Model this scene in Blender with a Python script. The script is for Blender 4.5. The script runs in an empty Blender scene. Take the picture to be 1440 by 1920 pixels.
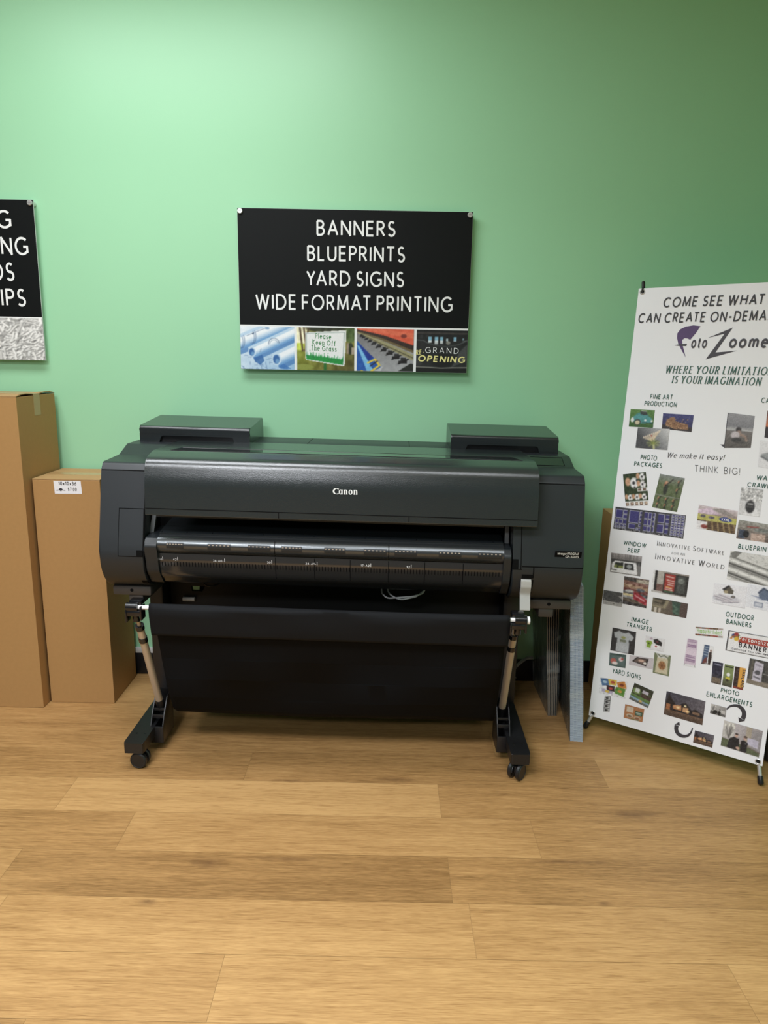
import bpy, bmesh, math, random
import numpy as np
from mathutils import Vector, Matrix

# ------------------------------------------------------------------ camera, world, lights, exposure
scene = bpy.context.scene
COL = scene.collection
R_ = math.radians

cam_d = bpy.data.cameras.new('camera')
cam = bpy.data.objects.new('camera', cam_d)
COL.objects.link(cam)
cam_d.sensor_fit = 'VERTICAL'
cam_d.sensor_height = 36.0
cam_d.lens = 36.0 * 1334.749 / 1920.0
cam_d.clip_start = 0.02
_r, _u, _f = Vector((0.99983, 0.00570, 0.01816)), Vector((-0.0190, 0.2119, 0.9771)), Vector((-0.0017, 0.9773, -0.2120))
_f.normalize(); _r = (_r - _f * _r.dot(_f)).normalized(); _u = _r.cross(_f)
cam.matrix_world = Matrix(((_r.x, _u.x, -_f.x, 0), (_r.y, _u.y, -_f.y, -2.936), (_r.z, _u.z, -_f.z, 1.3889), (0, 0, 0, 1)))
scene.camera = cam

w = bpy.data.worlds.new('room_ambient'); scene.world = w; w.use_nodes = True
w.node_tree.nodes['Background'].inputs[0].default_value = (0.86, 0.95, 1.0, 1)
w.node_tree.nodes['Background'].inputs[1].default_value = 0.13

def area(name, loc, sx, sy, power, spread=180, color=(.965, 1, 1.06)):
    l = bpy.data.lights.new(name, 'AREA'); l.shape = 'RECTANGLE'; l.size = sx; l.size_y = sy
    l.energy = power; l.color = color; l.spread = math.radians(spread)
    o = bpy.data.objects.new(name, l); COL.objects.link(o); o.location = loc
    return o
CEIL = 2.90
area('ceiling_troffer', (-.93, -1.04, CEIL - .02), 1.5, 0.6, 37)
area('unseen_narrow_light', (-1.15, -2.75, CEIL - .02), 1.2, 0.6, 60, 150)  # unseen light, beam narrowed to spare the upper wall
area('unseen_narrow_light', (.30, -2.45, CEIL - .02), 1.2, 0.6, 18, 112)  # unseen light added for floor and banner, beam narrowed off the wall
area('ceiling_troffer', (-1.2, -5.0, CEIL - .02), 1.2, 0.6, 84)

scene.view_settings.view_transform = 'Standard'
scene.view_settings.look = 'None'
scene.view_settings.exposure = 0.0
scene.view_settings.gamma = 1.0
scene.view_settings.use_curve_mapping = False

# ------------------------------------------------------------------ materials
def lin(c):
    c = np.asarray(c, float) / 255.0
    return np.where(c <= 0.04045, c / 12.92, ((c + 0.055) / 1.055) ** 2.4)
def S(*c): return tuple(float(x) for x in lin(c))

MATS = {}
def mat(name, col, rough=.5, metal=0., spec=.5, var=0., vscale=30., bump=0., bscale=300., stretch=(1, 1, 1), coat=0.):
    m = bpy.data.materials.new(name); m.use_nodes = True
    nt = m.node_tree; b = nt.nodes['Principled BSDF']
    b.inputs['Base Color'].default_value = (*col, 1)
    b.inputs['Roughness'].default_value = rough; b.inputs['Metallic'].default_value = metal
    b.inputs['Specular IOR Level'].default_value = spec
    if coat: b.inputs['Coat Weight'].default_value = coat; b.inputs['Coat Roughness'].default_value = .1
    tc = nt.nodes.new('ShaderNodeTexCoord'); mp = nt.nodes.new('ShaderNodeMapping')
    mp.inputs['Scale'].default_value = stretch
    nt.links.new(tc.outputs['Object'], mp.inputs['Vector'])
    if var:
        n = nt.nodes.new('ShaderNodeTexNoise'); n.inputs['Scale'].default_value = vscale; n.inputs['Detail'].default_value = 4
        nt.links.new(mp.outputs[0], n.inputs['Vector'])
        mx = nt.nodes.new('ShaderNodeMix'); mx.data_type = 'RGBA'
        mx.inputs[6].default_value = (*[c * (1 - var) for c in col], 1); mx.inputs[7].default_value = (*[min(1, c * (1 + var)) for c in col], 1)
        nt.links.new(n.outputs['Fac'], mx.inputs[0]); nt.links.new(mx.outputs[2], b.inputs['Base Color'])
    if bump:
        n2 = nt.nodes.new('ShaderNodeTexNoise'); n2.inputs['Scale'].default_value = bscale; n2.inputs['Detail'].default_value = 2
        nt.links.new(mp.outputs[0], n2.inputs['Vector'])
        bp = nt.nodes.new('ShaderNodeBump'); bp.inputs['Strength'].default_value = bump; bp.inputs['Distance'].default_value = .001
        nt.links.new(n2.outputs['Fac'], bp.inputs['Height']); nt.links.new(bp.outputs[0], b.inputs['Normal'])
    MATS[name] = m
    return m

M_wall = mat('green_wall_paint', (.358, .690, .425), .40, spec=.35, var=.02, vscale=3, bump=.12, bscale=180)
M_ceil = mat('white_ceiling_tile', (.78, .78, .76), .9, var=.03, bump=.2, bscale=120)
M_base = mat('black_vinyl_base', (.008, .008, .010), .35, bump=.05)
M_cap = mat('pale_grey_cap', (.62, .63, .62), .45, var=.03)
M_card = mat('brown_cardboard', (.42, .240, .092), .8, spec=.2, var=.06, vscale=70, bump=.15, bscale=500)
M_cardtop = mat('brown_cardboard_flap', (.44, .27, .12), .75, spec=.2, var=.08, vscale=60, bump=.15, bscale=500)
M_tape = mat('clear_packing_tape', (.45, .275, .125), .25, spec=.5, var=.05)
M_label = mat('white_paper_label', (.82, .82, .84), .6, var=.02)
M_shell = mat('charcoal_plastic', (.0165, .0205, .0235), .42, spec=.5, var=.04, vscale=8, bump=.10, bscale=900)
M_cover = mat('charcoal_grained_plastic', (.019, .025, .0255), .21, spec=.85, var=.05, vscale=10, bump=.34, bscale=420)
M_ink = mat('charcoal_satin_plastic', (.014, .018, .019), .24, spec=.7, bump=.06, bscale=900, var=.03)
M_seam = mat('black_seam', (.004, .004, .004), .8, spec=.1, var=.05)
M_under = mat('dark_inner_plastic', (.010, .010, .010), .6, spec=.3, var=.1)
M_bracket = mat('warm_charcoal_metal', (.045, .040, .036), .5, var=.06)
M_black = mat('black_plastic', (.010, .010, .011), .38, spec=.5, var=.08, bump=.06, bscale=700)
M_gloss = mat('black_gloss_plastic', (.008, .008, .009), .16, spec=.6, var=.05)
M_roller = mat('dark_satin_roller', (.10, .108, .112), .24, metal=.7, var=.05, vscale=40)
M_ruler = mat('black_glossy_ruler', (.045, .043, .041), .17, metal=.35, spec=1., var=.05)
M_glass = mat('smoked_window', (.008, .011, .010), .06, spec=.8, var=.04)
M_silver = mat('satin_silver', (.66, .66, .65), .3, metal=.65, var=.04)
M_silverdark = mat('grey_metal', (.20, .21, .21), .40, metal=.7, var=.05)
M_lever = mat('light_grey_plastic', (.42, .415, .39), .5, var=.03)
M_whiterod = mat('white_rod', (.85, .85, .84), .4, var=.02)
M_pole = mat('floor_tinted_aluminium', (.50, .42, .33), .38, metal=.25, var=.04, stretch=(1, 1, .1))  # wood floor's beige reflection put into the base colour
M_fabric = mat('black_nylon_fabric', (.0030, .0030, .0034), .85, spec=.15, var=.15, vscale=6, bump=.25, bscale=14)
M_fabric2 = mat('black_nylon_hem', (.0060, .0065, .0078), .80, spec=.22, var=.15, vscale=6, bump=.3, bscale=18)
M_signblack = mat('sign_black_print', (.0055, .0068, .0068), .50, spec=.15, var=.04)
M_signedge = mat('sign_board_edge', (.55, .60, .56), .5, var=.03)
M_white = mat('white_print', (.86, .88, .87), .4, var=.01)
M_banner = mat('white_vinyl_banner', (.84, .85, .875), .48, spec=.35, var=.012, vscale=5)
M_ink_black = mat('black_print_ink', (.018, .018, .020), .5, var=.05)
M_ink_dark = mat('dark_grey_print_ink', (.045, .042, .050), .5, var=.05)
M_ink_green = mat('dark_green_print_ink', (.010, .085, .058), .5, var=.05)
M_ink_purple = mat('purple_print_ink', (.075, .035, .13), .5, var=.2, vscale=18)
M_ink_lime = mat('lime_print_ink', (.25, .50, .08), .5, var=.05)
M_coro = mat('white_corrugated_plastic', (.66, .73, .79), .4, var=.04)
M_corodark = mat('flute_shade', (.20, .29, .42), .6, var=.05)
M_panelcore = mat('panel_edge', (.34, .28, .21), .5, var=.15, vscale=80)
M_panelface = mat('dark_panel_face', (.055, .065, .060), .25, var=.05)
M_print = bpy.data.materials.new('printed_picture'); M_print.use_nodes = True
_nt = M_print.node_tree; _a = _nt.nodes.new('ShaderNodeVertexColor'); _a.layer_name = 'print'
_nt.links.new(_a.outputs[0], _nt.nodes['Principled BSDF'].inputs['Base Color'])
_nt.nodes['Principled BSDF'].inputs['Roughness'].default_value = .42

def film_mat():
    m = bpy.data.materials.new('stretch_film'); m.use_nodes = True; nt = m.node_tree
    b = nt.nodes['Principled BSDF']; b.inputs['Base Color'].default_value = (.75, .82, .80, 1); b.inputs['Roughness'].default_value = .15
    tc = nt.nodes.new('ShaderNodeTexCoord'); mp = nt.nodes.new('ShaderNodeMapping'); mp.inputs['Scale'].default_value = (1, 6, 2.2); mp.inputs['Rotation'].default_value = (.6, 0, 0)
    n = nt.nodes.new('ShaderNodeTexNoise'); n.inputs['Scale'].default_value = 5; n.inputs['Detail'].default_value = 5; n.inputs['Distortion'].default_value = 1.2
    r = nt.nodes.new('ShaderNodeValToRGB'); r.color_ramp.elements[0].position = .48; r.color_ramp.elements[0].color = (.02, .02, .02, 1)
    r.color_ramp.elements[1].position = .75; r.color_ramp.elements[1].color = (.32, .32, .32, 1)
    nt.links.new(tc.outputs['Object'], mp.inputs[0]); nt.links.new(mp.outputs[0], n.inputs['Vector']); nt.links.new(n.outputs['Fac'], r.inputs[0]); nt.links.new(r.outputs[0], b.inputs['Alpha'])
    return m
M_film = film_mat()

def wood_mat():
    m = bpy.data.materials.new('oak_vinyl_plank'); m.use_nodes = True; nt = m.node_tree; L = nt.links
    b = nt.nodes['Principled BSDF']; b.inputs['Roughness'].default_value = .42; b.inputs['Specular IOR Level'].default_value = .4
    tc = nt.nodes.new('ShaderNodeTexCoord'); vc = nt.nodes.new('ShaderNodeVertexColor'); vc.layer_name = 'tone'
    sep = nt.nodes.new('ShaderNodeSeparateColor'); L.new(vc.outputs[0], sep.inputs[0])
    off = nt.nodes.new('ShaderNodeVectorMath'); off.operation = 'MULTIPLY_ADD'
    L.new(vc.outputs[0], off.inputs[0]); off.inputs[1].default_value = (37, 19, 53); L.new(tc.outputs['Object'], off.inputs[2])
    def noise(scale, st, detail, dist=0.):
        mp = nt.nodes.new('ShaderNodeMapping'); mp.inputs['Scale'].default_value = st; L.new(off.outputs[0], mp.inputs[0])
        n = nt.nodes.new('ShaderNodeTexNoise'); n.inputs['Scale'].default_value = scale; n.inputs['Detail'].default_value = detail; n.inputs['Distortion'].default_value = dist
        L.new(mp.outputs[0], n.inputs['Vector']); return n
    broad = noise(1.0, (1.1, 9, 1), 3, .8); grain = noise(1.0, (11, 260, 1), 4, .35); fine = noise(1.0, (34, 420, 1), 2, .3)
    pores = noise(1.0, (14, 330, 1), 3); wav = noise(1.0, (2.2, 26, 1), 3, 2.2)
    def math_(op, a, bb):
        n = nt.nodes.new('ShaderNodeMath'); n.operation = op
        for i, v in enumerate((a, bb)):
            if isinstance(v, (int, float)): n.inputs[i].default_value = v
            else: L.new(v, n.inputs[i])
        return n.outputs[0]
    t = math_('ADD', math_('MULTIPLY', broad.outputs['Fac'], .26), math_('MULTIPLY', grain.outputs['Fac'], .26))
    t = math_('ADD', t, math_('MULTIPLY', fine.outputs['Fac'], .26)); t = math_('ADD', t, math_('MULTIPLY', wav.outputs['Fac'], .22))
    t = math_('ADD', t, math_('MULTIPLY', math_('SUBTRACT', sep.outputs[0], .5), .42))
    cr = nt.nodes.new('ShaderNodeValToRGB'); e = cr.color_ramp.elements
    e[0].position = .34; e[0].color = (.225, .118, .040, 1); e[1].position = .66; e[1].color = (.53, .315, .125, 1)
    x = cr.color_ramp.elements.new(.5); x.color = (.39, .217, .080, 1)
    L.new(t, cr.inputs[0])
    # dark open pores
    pr = nt.nodes.new('ShaderNodeValToRGB'); pr.color_ramp.elements[0].position = .30; pr.color_ramp.elements[0].color = (.68, .62, .55, 1); pr.color_ramp.elements[1].position = .43; pr.color_ramp.elements[1].color = (1, 1, 1, 1)
    L.new(pores.outputs['Fac'], pr.inputs[0])
    mu = nt.nodes.new('ShaderNodeMix'); mu.data_type = 'RGBA'; mu.blend_type = 'MULTIPLY'; mu.inputs[0].default_value = .8
    L.new(cr.outputs[0], mu.inputs[6]); L.new(pr.outputs[0], mu.inputs[7]); col = mu.outputs[2]
    # knots at fixed places on the boards
    nz = noise(1.0, (30, 60, 1), 3, .5)
    for kx, ky, rx, ry in [(-.477, -1.203, .052, .022), (.049, -.785, .06, .018), (.799, -.950, .07, .022), (.529, -1.17, .13, .009), (.592, -1.325, .018, .008), (-.595, -1.348, .016, .007), (-.25, -1.18, .10, .009), (-.30, -.80, .05, .010), (-.60, -1.352, .03, .012)]:
        s = nt.nodes.new('ShaderNodeVectorMath'); s.operation = 'SUBTRACT'; s.inputs[1].default_value = (kx, ky, 0); L.new(tc.outputs['Object'], s.inputs[0])
        q = nt.nodes.new('ShaderNodeVectorMath'); q.operation = 'MULTIPLY'; q.inputs[1].default_value = (1 / rx, 1 / ry, 0); L.new(s.outputs[0], q.inputs[0])
        le = nt.nodes.new('ShaderNodeVectorMath'); le.operation = 'LENGTH'; L.new(q.outputs[0], le.inputs[0])
        d = math_('ADD', le.outputs['Value'], math_('MULTIPLY', nz.outputs['Fac'], 1.4))
        mr = nt.nodes.new('ShaderNodeMapRange'); mr.inputs[1].default_value = .6; mr.inputs[2].default_value = 2.0; mr.inputs[3].default_value = .75; mr.inputs[4].default_value = 0; L.new(d, mr.inputs[0])
        mk = nt.nodes.new('ShaderNodeMix'); mk.data_type = 'RGBA'; L.new(mr.outputs[0], mk.inputs[0]); L.new(col, mk.inputs[6]); mk.inputs[7].default_value = (.15, .075, .03, 1)
        col = mk.outputs[2]
    L.new(col, b.inputs['Base Color'])
    bp = nt.nodes.new('ShaderNodeBump'); bp.inputs['Strength'].default_value = .12; bp.inputs['Distance'].default_value = .001
    L.new(grain.outputs['Fac'], bp.inputs['Height']); L.new(bp.outputs[0], b.inputs['Normal'])
    return m
M_wood = wood_mat()
M_gap = mat('plank_gap', (.27, .155, .060), .7, var=.1)

# ------------------------------------------------------------------ mesh helpers
def each(name, m, parent, calls):
    """one part per call"""
    for f in calls:
        b = PB(); f(b); b.build(name, m, parent)
def ident(v): return v
class MB:
    """collects shapes into one mesh"""
    def __init__(s, tf=None): s.v = []; s.f = []; s.m = []; s.tf = tf or ident
    def add(s, vs, fs, mi=0):
        k = len(s.v); s.v += [tuple(map(float, s.tf(v))) for v in vs]
        s.f += [tuple(i + k for i in f) for f in fs]; s.m += [mi] * len(fs)
    def box(s, x0, x1, y0, y1, z0, z1, mi=0, bev=0., seg=2):
        bm = bmesh.new(); bmesh.ops.create_cube(bm, size=1)
        for v in bm.verts: v.co = Vector(((x0 + x1) / 2 + v.co.x * (x1 - x0), (y0 + y1) / 2 + v.co.y * (y1 - y0), (z0 + z1) / 2 + v.co.z * (z1 - z0)))
        if bev: bmesh.ops.bevel(bm, geom=bm.edges[:], offset=bev, segments=seg, profile=.5, affect='EDGES')
        s.bm(bm, mi)
    def bm(s, bm, mi=0):
        bm.verts.index_update(); s.add([v.co[:] for v in bm.verts], [[v.index for v in f.verts] for f in bm.faces], mi); bm.free()
    def extrude_x(s, prof, x0, x1, mi=0, bev=0., seg=2):
        """closed (y,z) outline pushed along x, its end rims rounded by bev"""
        bm = bmesh.new(); a = [bm.verts.new((x0, y, z)) for y, z in prof]; b = [bm.verts.new((x1, y, z)) for y, z in prof]; n = len(prof)
        f0 = bm.faces.new(a); f1 = bm.faces.new(b[::-1])
        for i in range(n): bm.faces.new((a[i], b[i], b[(i + 1) % n], a[(i + 1) % n]))
        if bev:
            ed = list({e for f in (f0, f1) for e in f.edges})
            bmesh.ops.bevel(bm, geom=ed, offset=bev, segments=seg, profile=.5, affect='EDGES')
        bmesh.ops.recalc_face_normals(bm, faces=bm.faces[:]); s.bm(bm, mi)
    def extrude_y(s, prof, y0, y1, mi=0):
        n = len(prof); vs = [(x, y0, z) for x, z in prof] + [(x, y1, z) for x, z in prof]
        s.add(vs, [tuple(range(n)), tuple(range(2 * n - 1, n - 1, -1))] + [(i, n + i, n + (i + 1) % n, (i + 1) % n) for i in range(n)], mi)
    def strip_x(s, prof, x0, x1, t, mi=0):
        """thin slab following an open (y,z) line, thickness t towards its left side"""
        nn = []
        for i in range(len(prof)):
            a = Vector(prof[max(i - 1, 0)]); b = Vector(prof[min(i + 1, len(prof) - 1)]); d = (b - a).normalized(); nn.append(Vector((-d.y, d.x)))
        out = [(p[0] + q.x * t, p[1] + q.y * t) for p, q in zip(prof, nn)]
        s.extrude_x(list(prof) + out[::-1], x0, x1, mi)
    def tube(s, path, r, n=14, mi=0, cap=True, r2=None):
        P = [Vector(p) for p in path]; rings = []; vs = []; prev = None
        for i, p in enumerate(P):
            d = ((P[min(i + 1, len(P) - 1)] - P[max(i - 1, 0)])).normalized()
            if prev is None:
                up = Vector((0, 0, 1)) if abs(d.z) < .9 else Vector((1, 0, 0)); a = d.cross(up).normalized()
            else: a = (prev - d * prev.dot(d)).normalized()
            prev = a; b = d.cross(a); rr = r if r2 is None else r + (r2 - r) * i / (len(P) - 1)
            if isinstance(r, (list, tuple)): rr = r[i]
            for k in range(n):
                t = 2 * math.pi * k / n; vs.append(p + a * (math.cos(t) * rr) + b * (math.sin(t) * rr))
        fs = [(i * n + k, i * n + (k + 1) % n, (i + 1) * n + (k + 1) % n, (i + 1) * n + k) for i in range(len(P) - 1) for k in range(n)]
        if cap: fs += [tuple(range(n - 1, -1, -1)), tuple(range((len(P) - 1) * n, len(P) * n))]
        s.add(vs, fs, mi)
    def ring(s, c, axis, R, r, n=24, m=8, mi=0):
        ax = Vector(axis).normalized(); u = ax.orthogonal().normalized(); w_ = ax.cross(u); c = Vector(c); vs = []
        for i in range(n):
            t = 2 * math.pi * i / n; e = u * math.cos(t) + w_ * math.sin(t)
            for k in range(m):
                p = 2 * math.pi * k / m; vs.append(c + e * (R + r * math.cos(p)) + ax * (r * math.sin(p)))
        s.add(vs, [(i * m + k, ((i + 1) % n) * m + k, ((i + 1) % n) * m + (k + 1) % m, i * m + (k + 1) % m) for i in range(n) for k in range(m)], mi)
    def build(s, name, mats, parent=None, smooth=30, label=None):
        me = bpy.data.meshes.new(name); me.from_pydata(s.v, [], s.f)
        for m in (mats if isinstance(mats, (list, tuple)) else [mats]): me.materials.append(m)
        me.polygons.foreach_set('material_index', s.m)
        bm = bmesh.new(); bm.from_mesh(me); bmesh.ops.recalc_face_normals(bm, faces=bm.faces[:]); bm.to_mesh(me); bm.free()
        if smooth:
            me.polygons.foreach_set('use_smooth', [True] * len(me.polygons)); me.set_sharp_from_angle(angle=R_(smooth))
        me.update()
        o = bpy.data.objects.new(name, me); COL.objects.link(o)
        if parent: o.parent = parent
        if label: o['label'] = label
        return o
def wn(o):
    m = o.modifiers.new('normals', 'WEIGHTED_NORMAL'); m.keep_sharp = True; return o
def tag(o, label, cat, group=None):
    o['label'] = label; o['category'] = cat
    if group: o['group'] = group
    return o
def empty(name, loc, rz=0.):
    o = bpy.data.objects.new(name, None); o.empty_display_size = .1; COL.objects.link(o); o.location = loc; o.rotation_euler = (0, 0, rz); return o
def fillet(pts, rad, n=5, closed=True):
    """round the corners of a 2D outline; rad is one radius or one per point"""
    out = []; N = len(pts)
    for i in range(N):
        p = Vector(pts[i]); r = rad[i] if isinstance(rad, (list, tuple)) else rad
        if r <= 0 or (not closed and i in (0, N - 1)): out.append(tuple(p)); continue
        a = Vector(pts[i - 1]) - p; b = Vector(pts[(i + 1) % N]) - p; la, lb = a.length, b.length; a.normalize(); b.normalize()
        ang = a.angle(b)
        if ang > math.pi - .02: out.append(tuple(p)); continue
        d = min(r / math.tan(ang / 2), la * .48, lb * .48); p0 = p + a * d; p1 = p + b * d
        for k in range(n + 1):
            t = k / n; out.append(tuple(p0 * (1 - t) ** 2 + p * (2 * t * (1 - t)) + p1 * t * t))
    return out
def structure(o): o['kind'] = 'structure'; return o

# ------------------------------------------------------------------ stroke lettering
def A(cx, cy, rx, ry, a0, a1, n=14):
    return [(cx + rx * math.cos(R_(a0 + (a1 - a0) * i / n)), cy + ry * math.sin(R_(a0 + (a1 - a0) * i / n))) for i in range(n + 1)]
XH = .68
G = {
 'A': (.76, [[(0, 0), (.38, 1), (.76, 0)], [(.14, .34), (.62, .34)]]),
 'B': (.55, [[(0, 0), (0, 1)], [(0, 1), (.24, 1)] + A(.24, .76, .25, .24, 90, -90) + [(0, .52)], [(.24, .52)] + A(.26, .26, .28, .26, 90, -90) + [(0, 0)]]),
 'C': (.80, [A(.46, .5, .46, .5, 48, 312, 22)]),
 'D': (.74, [[(0, 0), (0, 1), (.26, 1)] + A(.26, .5, .48, .5, 90, -90, 18) + [(0, 0)]]),
 'E': (.50, [[(.50, 1), (0, 1), (0, 0), (.51, 0)], [(0, .52), (.46, .52)]]),
 'F': (.48, [[(.48, 1), (0, 1), (0, 0)], [(0, .50), (.43, .50)]]),
 'G': (.86, [A(.47, .5, .47, .5, 47, 318, 22) + [(.86, .14), (.86, .46), (.56, .46)]]),
 'H': (.66, [[(0, 0), (0, 1)], [(.66, 0), (.66, 1)], [(0, .52), (.66, .52)]]),
 'I': (.0, [[(0, 0), (0, 1)]]),
 'J': (.36, [[(.36, 1), (.36, .2)] + A(.18, .2, .18, .2, 0, -160)]),
 'K': (.60, [[(0, 0), (0, 1)], [(.56, 1), (.02, .5), (.60, 0)]]),
 'L': (.46, [[(0, 1), (0, 0), (.46, 0)]]),
 'M': (.84, [[(0, 0), (.06, 1), (.42, .1), (.78, 1), (.84, 0)]]),
 'N': (.70, [[(0, 0), (0, 1), (.70, 0), (.70, 1)]]),
 'O': (.94, [A(.47, .5, .47, .5, 0, 360, 30)]),
 'P': (.50, [[(0, 0), (0, 1), (.24, 1)] + A(.24, .74, .27, .26, 90, -90) + [(0, .48)]]),
 'R': (.56, [[(0, 0), (0, 1), (.24, 1)] + A(.24, .745, .27, .255, 90, -90) + [(0, .49)], [(.24, .49), (.56, 0)]]),
 'S': (.50, [A(.26, .745, .22, .255, 40, 268, 14) + A(.25, .25, .25, .25, 84, -148, 14)]),
 'T': (.60, [[(0, 1), (.60, 1)], [(.30, 1), (.30, 0)]]),
 'U': (.64, [[(0, 1), (0, .32)] + A(.32, .32, .32, .32, 180, 360) + [(.64, 1)]]),
 'V': (.68, [[(0, 1), (.34, 0), (.68, 1)]]),
 'W': (1.06, [[(0, 1), (.27, 0), (.53, 1), (.79, 0), (1.06, 1)]]),
 'X': (.62, [[(0, 0), (.62, 1)], [(0, 1), (.62, 0)]]),
 'Y': (.64, [[(0, 1), (.32, .46), (.64, 1)], [(.32, .46), (.32, 0)]]),
 'Z': (.58, [[(0, 1), (.58, 1), (0, 0), (.58, 0)]]),
 'a': (.52, [A(.26, .34, .26, .34, 0, 360, 20), [(.52, XH), (.52, 0)]]),
 'b': (.54, [[(0, 1), (0, 0)], A(.27, .34, .27, .34, 0, 360, 20)]),
 'c': (.46, [A(.28, .34, .28, .34, 50, 310)]),
 'd': (.54, [[(.54, 1), (.54, 0)], A(.27, .34, .27, .34, 0, 360, 20)]),
 'e': (.54, [[(.01, .36), (.54, .36)] + A(.275, .34, .27, .34, 4, 310, 18)]),
 'f': (.34, [A(.32, .80, .18, .2, 90, 180, 8) + [(.14, 0)], [(0, .65), (.32, .65)]]),
 'g': (.52, [A(.26, .34, .26, .34, 0, 360, 20), [(.52, XH), (.52, -.04)] + A(.27, -.05, .25, .22, 0, -150, 10)]),
 'h': (.48, [[(0, 1), (0, 0)], [(0, .42)] + A(.24, .42, .24, .26, 180, 0) + [(.48, 0)]]),
 'i': (.0, [[(0, XH), (0, 0)], [(0, .84), (0, .96)]]),
 'k': (.46, [[(0, 1), (0, 0)], [(.42, XH), (.02, .30), (.46, 0)]]),
 'l': (.0, [[(0, 1), (0, 0)]]),
 'm': (.80, [[(0, XH), (0, 0)], [(0, .44)] + A(.2, .44, .2, .24, 180, 0) + [(.4, 0)], [(.4, .44)] + A(.6, .44, .2, .24, 180, 0) + [(.8, 0)]]),
 'n': (.48, [[(0, XH), (0, 0)], [(0, .42)] + A(.24, .42, .24, .26, 180, 0) + [(.48, 0)]]),
 'o': (.58, [A(.29, .34, .29, .34, 0, 360, 24)]),
 'p': (.54, [[(0, XH), (0, -.28)], A(.27, .34, .27, .34, 0, 360, 20)]),
 'r': (.28, [[(0, XH), (0, 0)], [(0, .38)] + A(.26, .40, .26, .28, 180, 85, 8)]),
 's': (.40, [A(.205, .51, .185, .17, 40, 268, 10) + A(.20, .17, .20, .17, 84, -148, 10)]),
 't': (.32, [[(.14, .92), (.14, .16)] + A(.30, .16, .16, .16, 180, 280, 8), [(0, .66), (.31, .66)]]),
 'u': (.48, [[(0, XH), (0, .26)] + A(.24, .26, .24, .26, 180, 360), [(.48, XH), (.48, 0)]]),
 'w': (.78, [[(0, XH), (.2, 0), (.39, XH), (.58, 0), (.78, XH)]]),
 'x': (.46, [[(0, 0), (.46, XH)], [(0, XH), (.46, 0)]]),
 'y': (.50, [[(0, XH), (.26, 0)], [(.50, XH), (.16, -.28)]]),
 'z': (.44, [[(0, XH), (.44, XH), (0, 0), (.44, 0)]]),
 '0': (.52, [A(.26, .5, .26, .5, 0, 360, 24)]),
 '1': (.22, [[(0, .78), (.22, 1), (.22, 0)]]),
 '2': (.50, [A(.25, .73, .24, .27, 160, -30, 10) + [(0, 0), (.5, 0)]]),
 '3': (.48, [A(.22, .75, .22, .25, 150, -80, 10) + A(.22, .26, .25, .26, 80, -150, 12)]),
 '4': (.56, [[(.42, 0), (.42, 1), (0, .27), (.56, .27)]]),
 '6': (.52, [[(.40, 1), (.06, .48)], A(.26, .29, .26, .29, 0, 360, 20)]),
 '7': (.48, [[(0, 1), (.48, 1), (.14, 0)]]),
 '$': (.48, [A(.25, .70, .20, .22, 40, 268, 12) + A(.24, .28, .23, .22, 84, -148, 12), [(.24, 1.08), (.24, -.10)]]),
 '-': (.30, [[(0, .40), (.30, .40)]]), '.': (.02, [[(.01, 0), (.01, .10)]]), '+': (.4, [[(0, .4), (.4, .4)], [(.2, .2), (.2, .6)]]),
 '!': (.0, [[(0, 1), (0, .3)], [(0, .12), (0, 0)]]),
}
#          thick, contrast, serif, slant, spacing, squash
STYLES = {
 'sign':  dict(t=0.150, c=.0, serif=0, slant=0, sp=.20, word=.34),
 'hand':  dict(t=0.175, c=.0, serif=0, slant=.10, sp=.24, word=.42, jit=.05),
 'cap':   dict(t=0.165, c=.0, serif=0, slant=.06, sp=.24, word=.44, jit=.05),
 'thin':  dict(t=0.070, c=.0, serif=0, slant=-.05, sp=.34, word=.7),
 'serif': dict(t=0.200, c=.62, serif=.15, slant=.20, sp=.30, word=.42),
 'sc':    dict(t=0.125, c=.55, serif=.10, slant=0, sp=.32, word=.45),
 'thinserif': dict(t=.11, c=.5, serif=.10, slant=0, sp=.34, word=.5),
 'script': dict(t=0.120, c=.5, serif=0, slant=.25, sp=.22, word=.45),
 'bold':  dict(t=0.215, c=.0, serif=0, slant=.12, sp=.24, word=.4),
 'black': dict(t=.22, c=.0, serif=0, slant=0, sp=.30, word=.4),
 'white': dict(t=.15, c=.0, serif=0, slant=0, sp=.26, word=.4),
 'tiny':  dict(t=.17, c=.0, serif=0, slant=.1, sp=.26, word=.5),
 'green': dict(t=.19, c=.4, serif=.1, slant=0, sp=.26, word=.35),
 'slab':  dict(t=.17, c=.2, serif=.12, slant=0, sp=.27, word=.42),
 'logo':  dict(t=.27, c=.66, serif=.16, slant=0, sp=.24, word=.3),
 'model': dict(t=.18, c=.0, serif=0, slant=0, sp=.22, word=.3),
 'plain': dict(t=.18, c=.0, serif=0, slant=0, sp=.22, word=.3),
 'wide':  dict(t=.10, c=.0, serif=0, slant=0, sp=.42, word=.4),
}
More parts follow.
